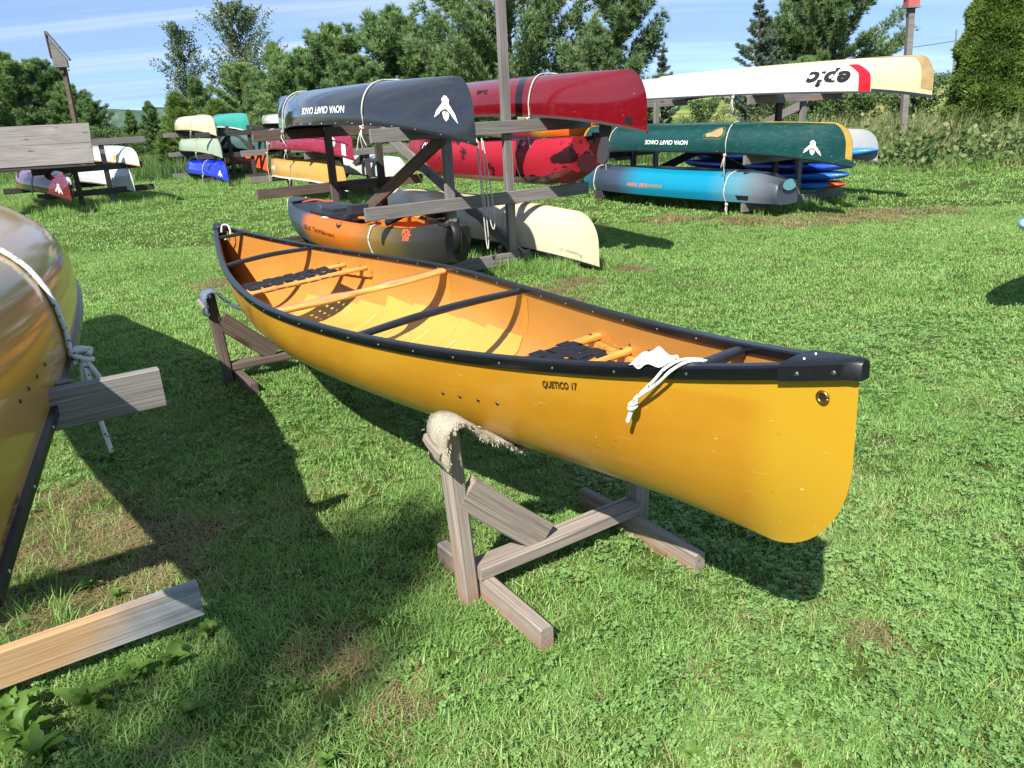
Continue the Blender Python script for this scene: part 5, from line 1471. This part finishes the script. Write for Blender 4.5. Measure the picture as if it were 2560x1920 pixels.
part('frayed_end', np.array([W(v) for v in V]), F, LINE, rope, Matrix.Identity(4), smooth=True)
# white cloth tag over the gunwale
cl = []; nu, nv = 26, 10
for i in range(nu):
    f = i / (nu - 1)
    for j in range(nv):
        g = j / (nv - 1)
        s = 2.05 + .12 * f
        wdt = .012 + .026 * math.sin(math.pi * min(1, f * 1.05)) ** .8 + .012 * (f < .12)
        e = MH.pt(s / MH.L, -1.0)
        y = e[1] + .005 + (g - .42) * wdt * 2
        z = e[2] + .014 + .028 * math.sin(math.pi * f) ** 1.5 * math.exp(-((g - .6) / .35) ** 2) + .006 * math.sin(g * 9 + f * 14) - .03 * max(0, .3 - g) * (1.2 - f)
        cl.append((s + .008 * math.sin(g * 7), y, z))
cloth = thing('cloth_tag', 'crumpled white cloth tag lying on the near gunwale of the yellow canoe', 'cloth', loc=tuple(W(MH.pt(.8, -1.0))))
o = part('cloth', np.array([W(v) for v in cl]), grid_faces(nu, nv), plain('white_cloth', lin(228, 228, 226), .85, .2, nscale=40, namp=.08, bumps=.3), cloth, Matrix.Identity(4), smooth=True)
# far end painter loop
q0 = MH.pt(-2.45 / MH.L, -.9, .004)
lp = thing('painter_loop', 'small white cord loop at the far end of the yellow canoe', 'rope', loc=tuple(W(q0)))
V, F = tube(smooth_path([W(v) for v in [(-2.40, -.02, .47), (-2.40, .0, .52), (-2.36, .03, .51), (-2.33, .02, .45), (-2.36, -.02, .42)]], 24), .007, 6)
part('cord_loop', V, F, ROPE, lp, Matrix.Identity(4), smooth=True)

# ------------------------------------------------------------------ stands under the yellow canoe
E1 = Vector((math.cos(MY), math.sin(MY), 0)); E2 = Vector((-math.sin(MY), math.cos(MY), 0)); C0 = Vector((MP[0], MP[1], 0))
def PS_(al, la, z): return C0 + E1 * al + E2 * la + Vector((0, 0, z))
def carpet(name, col, dark):
    m, nt, b = newmat(name); co = objcoord(nt)
    n1 = noise(nt, co, 160, 4, .8); n2 = noise(nt, co, 14, 4, .6)
    c = mixc(nt, ramp(nt, n1, [(.3, (0, 0, 0)), (.7, (1,) * 3)]), dark, col)
    c = mixc(nt, .5, c, ramp(nt, n2, [(.3, (.7, .7, .7)), (.7, (1.1,) * 3)]), 'MULTIPLY')
    nt.links.new(c, b.inputs['Base Color']); b.inputs['Roughness'].default_value = 1; b.inputs['Specular IOR Level'].default_value = .05
    bump(nt, b, n1, 1, .006); return m
def stand(label, al, wk, cmat, htop, sag, seed):
    R = np.random.default_rng(seed)
    root = thing('canoe_stand', label, 'stand', loc=tuple(PS_(al, 0, 0)), group='wooden stands under the yellow canoe')
    for sd in (-1, 1):
        board('post', PS_(al, sd * .385, -.015), PS_(al - .012, sd * .412, htop), .062, .060, wood(wk), root, upv=tuple(E1), ch=.009)
        board('foot', PS_(al - .27, sd * .330, .034), PS_(al + .37, sd * .330, .036), .094, .046, wood(wk + '_foot' if False else wk), root, ch=.006)
    board('crossbar', PS_(al, -.356, .106), PS_(al, .356, .106), .046, .088, wood(wk), root, ch=.005)
    board('brace', PS_(al + .005, -.372, .41), PS_(al + .005, -.075, .135), .112, .036, wood(wk), root, upv=(0, 0, 1), ch=.004)
    # carpet sling
    t = al / MH.L
    sec = np.array([W(v) for v in MH.pt(np.full(21, t), np.linspace(-.50, .50, 21), .012)])
    nl = [PS_(al, -.448, htop - .13), PS_(al, -.450, htop - .02), PS_(al, -.425, htop + .010), PS_(al, -.375, htop + .008)]
    nr = [PS_(al, .375, htop + .008), PS_(al, .425, htop + .010), PS_(al, .450, htop - .02), PS_(al, .448, htop - .13)]
    mid1 = [Vector((np.array(nl[-1]) * (1 - f) + sec[0] * f)) - Vector((0, 0, .02 * math.sin(math.pi * f))) for f in (.35, .7)]
    mid2 = [Vector((sec[-1] * (1 - f) + np.array(nr[0]) * f)) - Vector((0, 0, .02 * math.sin(math.pi * f))) for f in (.3, .65)]
    pth = smooth_path([np.array(v) for v in nl + mid1] + list(sec[::3]) + [np.array(v) for v in mid2 + nr], 70)
    w = .062
    V, F = sweep(pth, [(-w, -.006), (w, -.006), (w, .006), (-w, .006)], side_ref=(0, 0, 1)) if False else (None, None)
    V = []
    n = len(pth); e1 = np.array(E1)
    T = np.gradient(pth, axis=0); T /= np.linalg.norm(T, axis=1)[:, None]
    for i in range(n):
        nn = np.cross(e1, T[i]); nn /= np.linalg.norm(nn)
        ww = w * (1 + .08 * math.sin(i * .9 + seed))
        for k, (a_, b_) in enumerate([(-1, -1), (-.33, -1.1), (.33, -1.1), (1, -1), (1, 1), (.33, 1.1), (-.33, 1.1), (-1, 1)]):
            V.append(pth[i] + e1 * a_ * ww + nn * b_ * .008 + R.normal(size=3) * .0015)
    F = grid_faces(n, 8, True) + [tuple(range(7, -1, -1)), tuple((n - 1) * 8 + j for j in range(8))]
    sl = part('carpet_sling', np.array(V), F, cmat, root, Matrix.Identity(4), smooth=True)
    fv = []; ff = []
    for k in range(900):
        i = R.integers(0, n - 1); f = R.random(); p = pth[i] * (1 - f) + pth[i + 1] * f
        sd = 1 if R.random() < .6 else -1
        q = p + e1 * sd * w * .98 + R.normal(size=3) * .005
        d = e1 * sd * R.uniform(.2, 1) * .008 + np.array([0, 0, -R.uniform(.2, 1.2) * .008]) + R.normal(size=3) * .004
        s_ = np.cross(d, R.normal(size=3)); s_ = s_ / (np.linalg.norm(s_) + 1e-9) * .0022
        b0 = len(fv); fv += [q - s_, q + s_, q + d + s_ * .6, q + d - s_ * .6]; ff.append((b0, b0 + 1, b0 + 2, b0 + 3))
    fr = part('fringe', np.array(fv), ff, cmat, sl, Matrix.Identity(4)); fr['kind'] = 'stuff'
    board('nailed_block', PS_(al - .05, -.470, htop - .045), PS_(al + .035, -.462, htop - .085), .030, .014, wood('stand'), root)
stand('grey wooden stand with cream carpet sling under the near end of the yellow canoe', 1.468, 'stand', carpet('cream_carpet', lin(212, 203, 184), lin(140, 130, 112)), .655, 0, 3)
stand('darker wooden stand with blue grey sling under the far end of the yellow canoe', -1.468, 'brown', carpet('blue_grey_carpet', lin(138, 152, 168), lin(70, 80, 92)), .585, 0, 5)

# ------------------------------------------------------------------ foreground rack and canoe on the left
m, nt, b = newmat('half_weathered_plank')
co = objcoord(nt); s_ = N(nt, 'ShaderNodeSeparateXYZ'); nt.links.new(co, s_.inputs[0])
g = noise(nt, mapping(nt, co, (1.4, 70, 70)), 1.5, 6, .62, .5)
cf_ = ramp(nt, g, [(.25, lin(146, 110, 70)), (.5, lin(172, 138, 98)), (.75, lin(188, 160, 122))])
cg_ = ramp(nt, g, [(.25, lin(90, 91, 93)), (.5, lin(146, 148, 150)), (.75, lin(178, 180, 182))])
fx = mathn(nt, 'ADD', s_.outputs[0], mathn(nt, 'MULTIPLY', mathn(nt, 'SUBTRACT', g, .5), .35))
fx = mathn(nt, 'ADD', fx, mathn(nt, 'MULTIPLY', s_.outputs[2], -1.2))
cc = mixc(nt, ramp(nt, mathn(nt, 'MULTIPLY', mathn(nt, 'SUBTRACT', fx, .94), 5), [(0, (0, 0, 0)), (1, (1,) * 3)]), cf_, cg_)
vo = N(nt, 'ShaderNodeTexVoronoi'); vo.inputs['Scale'].default_value = 1; nt.links.new(mapping(nt, co, (3.2, 9, 9), (.3, .2, .4)), vo.inputs['Vector'])
cc = mixc(nt, ramp(nt, vo.outputs['Distance'], [(.10, (.8,) * 3), (.17, (0, 0, 0))]), cc, lin(120, 70, 40))
nt.links.new(cc, b.inputs['Base Color']); b.inputs['Roughness'].default_value = .8; bump(nt, b, g, .5, .004)
_mc['halfplank'] = m
rf_, PF = rack('foreground rack at the left edge under the gold canoe', (-2.19, 1.54), 123.3,
    beams=[(.03, .875, -1.3, 1.33, 'grey'), (.13, .865, -1.3, 1.10, 'grey'), (-.05, .175, -1.3, 1.30, 'halfplank'),
           (3.0, .875, -1.3, 1.33, 'grey'), (3.0, .17, -1.3, 1.1, 'dark')],
    posts=[(.03, -.3, .87, 'grey'), (.03, .25, .87, 'grey'), (3.0, -.3, .87, 'grey'), (3.0, .25, .87, 'grey')])
K_LEFT = kevlar('gold_kevlar_left', lin(170, 128, 42), lin(184, 144, 58), rough=.30, coat=.8, weave=.02)
r_, LH, LM = canoe('canoe', 'glossy gold upturned canoe close to the camera at the left edge', K_LEFT, (-2.4915, 3.5523), .884, 2.152 + math.pi, 2.66, B=.90, D=.37, rise=.2, tilt=-.033, lift=False, nt=81, nph=41, gw=.026, gh=.030, rivets=18, rivside=-1)
for s, ph in ((2.152, .788), (2.054, .808), (1.948, .828), (1.832, .847)):
    q = LH.pt(s / LH.L, -ph, .0005); n_ = LH.pt(s / LH.L, -ph, .02) - q
    link(bpy.data.objects.new('seat_bolt', bolt_me), r_, LM @ Matrix.Translation(Vector(q)) @ Vector(n_).to_track_quat('Z', 'Y').to_matrix().to_4x4())
lettering(r_, LH, 'PROSPECTOR 17.5', 2.475, .945, .026, -1, BLACK_PRINT, bold=.0004, spacing=1.1, stretch=.75)
# braided tie rope with knot and tails
m, nt, b = newmat('grey_braided_rope'); co = objcoord(nt)
v_ = N(nt, 'ShaderNodeTexVoronoi'); v_.inputs['Scale'].default_value = 60; nt.links.new(co, v_.inputs['Vector'])
c_ = mixc(nt, ramp(nt, v_.outputs['Distance'], [(.2, (1,) * 3), (.28, (0, 0, 0))]), lin(196, 200, 196), lin(44, 66, 78))
nt.links.new(c_, b.inputs['Base Color']); b.inputs['Roughness'].default_value = .85; bump(nt, b, noise(nt, co, 220, 2, .5), .6, .003)
BR = m
ph = np.linspace(.98, -.985, 60)
Wp = [np.array(LM @ Vector(p)) for p in LH.pt((1.455 + .02 * np.sin(ph * 5)) / LH.L, ph, .010)]
end = Wp[-1]
tr = thing('tie_rope', 'thick grey braided rope over the gold canoe at the left edge', 'rope', loc=tuple(end), group=None)
for off_ in (-.008, .010):
    ax_ = np.array([-.549, .836, 0]) * off_
    V, F = tube(np.array(Wp) + ax_ + np.random.default_rng(2).normal(size=(60, 3)) * .0008, .0085, 8); part('rope_strand', V, F, BR, tr, Matrix.Identity(4), smooth=True)
kc = end + np.array([.03, .01, .0])
a = np.linspace(0, 5 * np.pi, 60)
V, F = tube(np.stack([kc[0] + .024 * np.cos(a), kc[1] + .020 * np.sin(a * 1.1), kc[2] + .02 * np.sin(a * .7)], -1), .0095, 8); part('knot', V, F, BR, tr, Matrix.Identity(4), smooth=True)
for i, (ex, ln) in enumerate((((.0, -.015, 0), .20), ((.02, -.01, 0), .22), ((.045, .0, 0), .19), ((.03, -.035, 0), .32))):
    ex = np.array(ex)
    mid = kc + ex * 1.2 + np.array([0, -.01, -ln * .5]); e_ = kc + ex * (2.2 if i == 3 else 1.2) + np.array([0, 0, -ln])
    V, F = tube(smooth_path([kc, mid, e_], 20), .0085, 8); part('rope_tail', V, F, BR, tr, Matrix.Identity(4), smooth=True)

# ------------------------------------------------------------------ lawn
def grassmat(name, dark, mid, light, dry, transl=.35, dryamt=(.60, .78)):
    m = bpy.data.materials.new(name); m.use_nodes = True; nt = m.node_tree; nt.nodes.clear()
    out = N(nt, 'ShaderNodeOutputMaterial'); geo = N(nt, 'ShaderNodeNewGeometry'); oi = N(nt, 'ShaderNodeObjectInfo')
    pos = geo.outputs['Position']
    f = mathn(nt, 'ADD', mathn(nt, 'MULTIPLY', noise(nt, pos, 1.1, 5, .65), .6), mathn(nt, 'MULTIPLY', geo.outputs['Random Per Island'], .3))
    f = mathn(nt, 'ADD', f, mathn(nt, 'MULTIPLY', oi.outputs['Random'], .22))
    f = mathn(nt, 'ADD', f, mathn(nt, 'MULTIPLY', mathn(nt, 'SUBTRACT', noise(nt, mapping(nt, pos, (.5, .9, .1), (2.2, 5.1, 0)), .55, 3, .5), .5), .55))
    c = ramp(nt, f, [(.30, dark), (.56, mid), (.85, light)])
    d_ = mathn(nt, 'ADD', mathn(nt, 'MULTIPLY', noise(nt, mapping(nt, pos, (1, 1, .2), (7.7, 3.1, 0)), 1.7, 5, .7), .75), mathn(nt, 'MULTIPLY', geo.outputs['Random Per Island'], .30))
    c = mixc(nt, ramp(nt, d_, [(dryamt[0], (0, 0, 0)), (dryamt[1], (.85,) * 3)]), c, dry)
    d = N(nt, 'ShaderNodeBsdfPrincipled'); d.inputs['Roughness'].default_value = .5; d.inputs['Specular IOR Level'].default_value = .35
    t = N(nt, 'ShaderNodeBsdfTranslucent'); nt.links.new(c, d.inputs['Base Color'])
    nt.links.new(mixc(nt, 1.0, c, (1.2, 1.3, .6), 'MULTIPLY'), t.inputs['Color'])
    mx = N(nt, 'ShaderNodeMixShader'); mx.inputs[0].default_value = transl
    nt.links.new(d.outputs[0], mx.inputs[1]); nt.links.new(t.outputs[0], mx.inputs[2]); nt.links.new(mx.outputs[0], out.inputs[0])
    return m
GM = grassmat('lawn_grass', (0.126, 0.246, 0.053, 1), (0.217, 0.384, 0.098, 1), (0.332, 0.492, 0.172, 1), (0.435, 0.389, 0.206, 1))
CM = grassmat('clover', (.115, .215, .060, 1), (.175, .310, .088, 1), (.260, .400, .135, 1), (.26, .38, .12, 1), .3)
DM = grassmat('dry_thatch', (0.187, 0.145, 0.068, 1), (0.289, 0.230, 0.111, 1), (0.391, 0.323, 0.170, 1), (0.255, 0.204, 0.102, 1), .2)
R = np.random.default_rng(5)
def tuft(nb, r, h0, h1, w, lean=(.1, 1.0), segs=3, mat=GM, name='tuft'):
    a = R.uniform(0, 2 * np.pi, nb); q = r * np.sqrt(R.random(nb))
    V, F = blades(R, np.stack([q * np.cos(a), q * np.sin(a), np.full(nb, -.004)], -1), R.uniform(h0, h1, nb), R.uniform(.6, 1.2, nb) * w, R.uniform(*lean, nb), segs)
    return bpy.data.objects.new(name, arr_mesh(name, V, F, mat))
def clover(nl, r):
    V = []; F = []
    for i in range(nl):
        a = R.uniform(0, 2 * np.pi); q = r * math.sqrt(R.random()); c0 = np.array([q * math.cos(a), q * math.sin(a), R.uniform(.014, .036)])
        tl = rdir(R, 1)[0] * .45 + np.array([0, 0, 1]); tl /= np.linalg.norm(tl)
        x_ = np.cross(tl, rdir(R, 1)[0]); x_ /= np.linalg.norm(x_); y_ = np.cross(tl, x_)
        s = R.uniform(.0045, .0080)
        for k in range(3):
            b_ = k * 2.094; d = x_ * math.cos(b_) + y_ * math.sin(b_); n_ = -x_ * math.sin(b_) + y_ * math.cos(b_)
            i0 = len(V)
            V += [c0, c0 + d * s * .6 + n_ * s * .62 + tl * s * .18, c0 + d * s * 1.25 + n_ * s * .40 + tl * s * .1, c0 + d * s * 1.25 - n_ * s * .40 + tl * s * .1, c0 + d * s * .6 - n_ * s * .62 + tl * s * .18]
            F.append((i0, i0 + 1, i0 + 2, i0 + 3, i0 + 4))
        i0 = len(V); g0 = np.array([c0[0] * .6, c0[1] * .6, 0]); V += [g0 - x_ * .0007, g0 + x_ * .0007, c0 + x_ * .0006, c0 - x_ * .0006]; F.append((i0, i0 + 1, i0 + 2, i0 + 3))
    return bpy.data.objects.new('clover_sprig', arr_mesh('clover_sprig', V, F, CM))

def scatter(name, label, cat, protos, pts, rot, scl, idx, mat=None):
    col = bpy.data.collections.new(name + '_kinds')
    for i, o in enumerate(protos):
        o.name = '%s_kind_%02d' % (name, i); col.objects.link(o)
    me = bpy.data.meshes.new(name)
    me.vertices.add(len(pts)); me.vertices.foreach_set('co', np.asarray(pts, np.float32).ravel())
    for nm, ty, arr in (('rot', 'FLOAT_VECTOR', rot), ('scl', 'FLOAT_VECTOR', scl)):
        at_ = me.attributes.new(nm, ty, 'POINT'); at_.data.foreach_set('vector', np.asarray(arr, np.float32).ravel())
    at_ = me.attributes.new('idx', 'INT', 'POINT'); at_.data.foreach_set('value', np.asarray(idx, np.int32))
    me.update()
    o = bpy.data.objects.new(name, me); link(o)
    ng = bpy.data.node_groups.new(name + '_scatter', 'GeometryNodeTree')
    ng.interface.new_socket('Geometry', in_out='INPUT', socket_type='NodeSocketGeometry')
    ng.interface.new_socket('Geometry', in_out='OUTPUT', socket_type='NodeSocketGeometry')
    gi = ng.nodes.new('NodeGroupInput'); go = ng.nodes.new('NodeGroupOutput')
    ci = ng.nodes.new('GeometryNodeCollectionInfo'); ci.inputs['Collection'].default_value = col
    ci.inputs['Separate Children'].default_value = True; ci.inputs['Reset Children'].default_value = True
    ip = ng.nodes.new('GeometryNodeInstanceOnPoints'); ip.inputs['Pick Instance'].default_value = True
    ng.links.new(gi.outputs[0], ip.inputs['Points']); ng.links.new(ci.outputs[0], ip.inputs['Instance'])
    for nm, ty, sk in (('rot', 'FLOAT_VECTOR', 'Rotation'), ('scl', 'FLOAT_VECTOR', 'Scale'), ('idx', 'INT', 'Instance Index')):
        na = ng.nodes.new('GeometryNodeInputNamedAttribute'); na.data_type = ty; na.inputs['Name'].default_value = nm
        outs = [s for s in na.outputs if s.enabled and s.name == 'Attribute']
        ng.links.new(outs[0], ip.inputs[sk])
    ng.links.new(ip.outputs[0], go.inputs[0])
    md = o.modifiers.new('scatter', 'NODES'); md.node_group = ng
    return tag(o, label, cat, kind='stuff')

def field(x0, x1, y0, y1, dens, keep=None):
    n = int((x1 - x0) * (y1 - y0) * dens)
    p = np.stack([R.uniform(x0, x1, n), R.uniform(y0, y1, n), np.zeros(n)], -1)
    # wedge seen from the path, with a generous margin on both sides
    lim = np.abs(p[:, 0]) < 1.2 + p[:, 1] * .95
    p = p[lim]
    if keep is not None: p = p[keep(p)]
    return p
def vnoise(p, s, seed):
    """cheap value noise"""
    q = np.random.default_rng(seed); G = q.random((64, 64))
    x = p[:, 0] * s + 100; y = p[:, 1] * s + 100
    xi = np.floor(x).astype(int); yi = np.floor(y).astype(int); fx_ = x - xi; fy = y - yi
    fx_ = fx_ * fx_ * (3 - 2 * fx_); fy = fy * fy * (3 - 2 * fy)
    g = lambda a, b_: G[a % 64, b_ % 64]
    return (g(xi, yi) * (1 - fx_) + g(xi + 1, yi) * fx_) * (1 - fy) + (g(xi, yi + 1) * (1 - fx_) + g(xi + 1, yi + 1) * fx_) * fy
# bare thatchy spots on the lawn (x, y, radius)
BARE = [(.35, 6.8, .22), (.67, 7.1, .20), (.55, 6.45, .14), (2.3, 10.75, .35), (3.1, 10.25, .4), (3.9, 9.95, .5), (4.8, 10.2, .5), (9.9, 17.4, .8), (11.3, 16.9, .9), (-2.95, 7.9, .28), (-1.62, 2.6, .42), (-1.85, 2.9, .35), (-1.5, 2.25, .2), (-.62, 2.0, .10), (-.55, 1.95, .10), (-.35, 1.75, .08), (1.05, 1.95, .10), (5.6, 10.3, .35), (1.2, 7.6, .2)]
def bare(p, k=1.0):
    d = np.full(len(p), 9.0)
    jit = (vnoise(p, 5, 3) - .5) * .5
    for (x, y, r) in BARE: d = np.minimum(d, np.hypot(p[:, 0] - x, (p[:, 1] - y)) / (r * k) + jit)
    return d
pts, scl, idx = [], [], []
near = [tuft(50, .055, .010, .034, .0042, (.3, 1.5)) for _ in range(5)] + [tuft(9, .024, .028, .065, .0048, (.5, 1.6)) for _ in range(3)]
mid = [tuft(30, .078, .014, .034, .0070, (.3, 1.3)) for _ in range(4)]
far = [tuft(50, .20, .020, .046, .014, (.3, 1.2), 2) for _ in range(4)]
tall = [tuft(18, .06, .10, .24, .0075, (.2, 1.0), 4) for _ in range(3)]
protos = near + mid + far + tall
def addz(p, lo, hi, s0=.8, s1=1.25):
    pts.append(p); idx.append(R.integers(lo, hi, len(p))); scl.append(R.uniform(s0, s1, len(p)))
thin = lambda p: (bare(p) > 1.0) | (R.random(len(p)) < .18)
addz(field(-5, 5, .6, 4.2, 760, lambda p: thin(p) & (R.random(len(p)) < .55 + .45 * (vnoise(p, 4, 1) > .35))), 0, 5)
addz(field(-5, 5, .6, 4.2, 90, lambda p: thin(p) & (vnoise(p, 2.2, 2) > .5)), 5, 8, .8, 1.3)
addz(field(-9, 9, 4.2, 10.5, 330, thin), 8, 12)
addz(field(-9, 9, 4.2, 10.5, 14, lambda p: vnoise(p, 1.2, 8) > .6), 5, 8, 1.0, 1.6)
addz(field(-28, 28, 10.5, 34, 30, thin), 12, 16, .8, 1.2)
# uncut grass round the feet of the racks
def around(P_, t0, t1, s0, s1, n, sc0=.7, sc1=1.2):
    t = R.uniform(t0, t1, n); s = R.uniform(s0, s1, n)
    q = np.array([P_(a_, b_, 0)[:] for a_, b_ in zip(t, s)]); pts.append(q); idx.append(R.integers(16, 19, n)); scl.append(R.uniform(sc0, sc1, n))
around(PC, -.5, 3.6, -.9, 1.2, 700, .5, 1.0); around(PC, -.9, .3, .2, 1.0, 160, .5, .9)
around(PR, -.4, 3.4, -1.0, 1.2, 800, .5, 1.0); around(PL, -.9, 3.2, -1.2, 1.3, 800, .7, 1.2)
around(P2, -.8, 3.2, -1.1, 1.2, 700, .8, 1.3); around(P3, -.8, 3.2, -1.1, 1.2, 700, .6, 1.1)
around(PF, .1, 3.6, .2, 1.0, 260, .3, .6)
bp_ = np.stack([R.uniform(6, 16, 1500), 15.2 + R.random(1500) * 1.4, np.zeros(1500)], -1); pts.append(bp_); idx.append(R.integers(16, 19, 1500)); scl.append(R.uniform(.7, 1.5, 1500))
pts = np.vstack(pts); scl = np.concatenate(scl); idx = np.concatenate(idx)
rot = np.stack([R.normal(size=len(pts)) * .12, R.normal(size=len(pts)) * .12, R.uniform(0, 6.28, len(pts))], -1)
scatter('lawn_grass', 'short mown green grass covering the whole lawn', 'grass', protos, pts, rot, np.repeat(scl[:, None], 3, 1), idx)
# clover
cl_ = [clover(9, .034) for _ in range(6)]
p = field(-5, 5, .6, 5.5, 330, lambda p: (bare(p) > 1) & (R.random(len(p)) < np.clip((vnoise(p, 1.4, 6) * .7 + .5 * vnoise(p, 6, 7) - .42 + .12 * np.clip(p[:, 0], -1, 1)) * 2.6, .04, .9)))
rot = np.stack([np.zeros(len(p)), np.zeros(len(p)), R.uniform(0, 6.28, len(p))], -1)
scatter('clover', 'small round leaved clover growing in patches through the near lawn', 'clover', cl_, p, rot, np.repeat(R.uniform(.8, 1.3, len(p))[:, None], 3, 1), R.integers(0, 6, len(p)))
# dry clippings
dr_ = [tuft(22, .05, .03, .07, .0032, (1.2, 2.6), 3, DM, 'dry') for _ in range(4)] + [tuft(40, .16, .05, .09, .010, (1.2, 2.4), 2, DM, 'dry') for _ in range(2)]
p1 = field(-5, 5, .6, 8.5, 420, lambda p: bare(p, 1.15) < 1.0); p2 = field(-14, 14, 8.5, 20, 60, lambda p: bare(p, 1.1) < 1.0)
p3_ = field(-5, 5, .6, 5, 16)
p = np.vstack([p1, p3_, p2]); ix = np.concatenate([R.integers(0, 4, len(p1) + len(p3_)), R.integers(4, 6, len(p2))])
rot = np.stack([np.zeros(len(p)), np.zeros(len(p)), R.uniform(0, 6.28, len(p))], -1)
scatter('dry_clippings', 'dry straw coloured mown clippings lying in patches on the lawn', 'clippings', dr_, p, rot, np.repeat(R.uniform(.6, 1.1, len(p))[:, None], 3, 1), ix)

# broad leaved weeds (dandelion / plantain rosettes), each a plant with its leaves
LEAF = grassmat('broad_leaf', (.075, .150, .028, 1), (.125, .235, .040, 1), (.185, .30, .065, 1), (.19, .30, .07, 1), .4)
def leaf_mesh(L_, w, lobes, curl):
    V = []; n = 11
    for i in range(n):
        f = i / (n - 1)
        wd_ = w * (math.sin(math.pi * (f ** .8)) ** .8) * (1 + (.30 * math.cos(f * 40) if lobes else 0)) + .0022 * (f < .98)
        if f < .25: wd_ *= .25 + 3 * f
        z = .55 * L_ * math.sin(f * 2.0) * (1 - .55 * f) * curl
        V += [(L_ * f, -wd_, z + .18 * wd_ * 2), (L_ * f, 0, z), (L_ * f, wd_, z + .18 * wd_ * 2)]
    return arr_mesh('leaf', V, grid_faces(n, 3), LEAF, True)
lm = [leaf_mesh(.14, .022, True, .8), leaf_mesh(.11, .020, True, 1.1), leaf_mesh(.10, .027, False, .9), leaf_mesh(.07, .020, False, 1.1), leaf_mesh(.16, .026, True, .7)]
plants = [(-1.37, 1.70, 9, 0, 1.1, 'large toothed weed rosette in the bottom left corner'), (-1.25, 1.80, 8, 0, 1.0, 'toothed weed right of the corner rosette'),
          (-1.17, 1.93, 10, 2, 1.0, 'smooth leaved weed under the fresh plank'), (-1.08, 1.97, 7, 2, .9, 'smooth leaved weed right of the one under the plank'),
          (-1.45, 1.78, 7, 0, 1.0, 'toothed weed cut by the left edge below the plank'), (-1.29, 1.62, 8, 0, .9, 'toothed weed lowest in the left corner'),
          (-1.55, 2.42, 5, 0, .6, 'small weed sprouting in the bare patch by the gold canoe'), (-1.42, 2.35, 5, 1, .55, 'small weed right of the sprout in the bare patch'),
          (-.95, 1.75, 6, 2, .8, 'low smooth weed in the shade near the bottom left'), (-.80, 1.62, 6, 3, .8, 'low weed near the bottom between plank and stand'),
          (-.66, 1.82, 5, 3, .7, 'small weed in the shadow left of the near stand'), (-.25, 1.85, 5, 3, .6, 'small weed just left of the near stand foot'),
          (.66, 1.63, 3, 3, .8, 'two leaved pale weed in the bottom right lawn'), (.40, 1.52, 5, 3, .7, 'small weed at the bottom edge right of centre'),
          (-.52, 1.55, 6, 3, .7, 'small weed at the bottom edge left of centre'), (-1.02, 2.12, 5, 1, .6, 'small weed beside the end of the fresh plank')]
for i, (x, y, n, kd, s, lb) in enumerate(plants):
    rt_ = thing('weed_plant', lb, 'weed', loc=(x, y, 0), group='broad leaved weeds in the near lawn')
    for k in range(n + 3):
        a = k * 2.399 + R.uniform(-.3, .3); sc_ = s * R.uniform(.5, .9)
        M = Matrix.Translation((x, y, .008)) @ Matrix.Rotation(a, 4, 'Z') @ Matrix.Rotation(-R.uniform(.15, .75), 4, 'Y') @ Matrix.Rotation(R.uniform(-.3, .3), 4, 'X') @ Matrix.Scale(sc_, 4)
        link(bpy.data.objects.new('leaf', lm[(kd + (k % 2)) % 5 if kd < 3 else 3]), rt_, M)
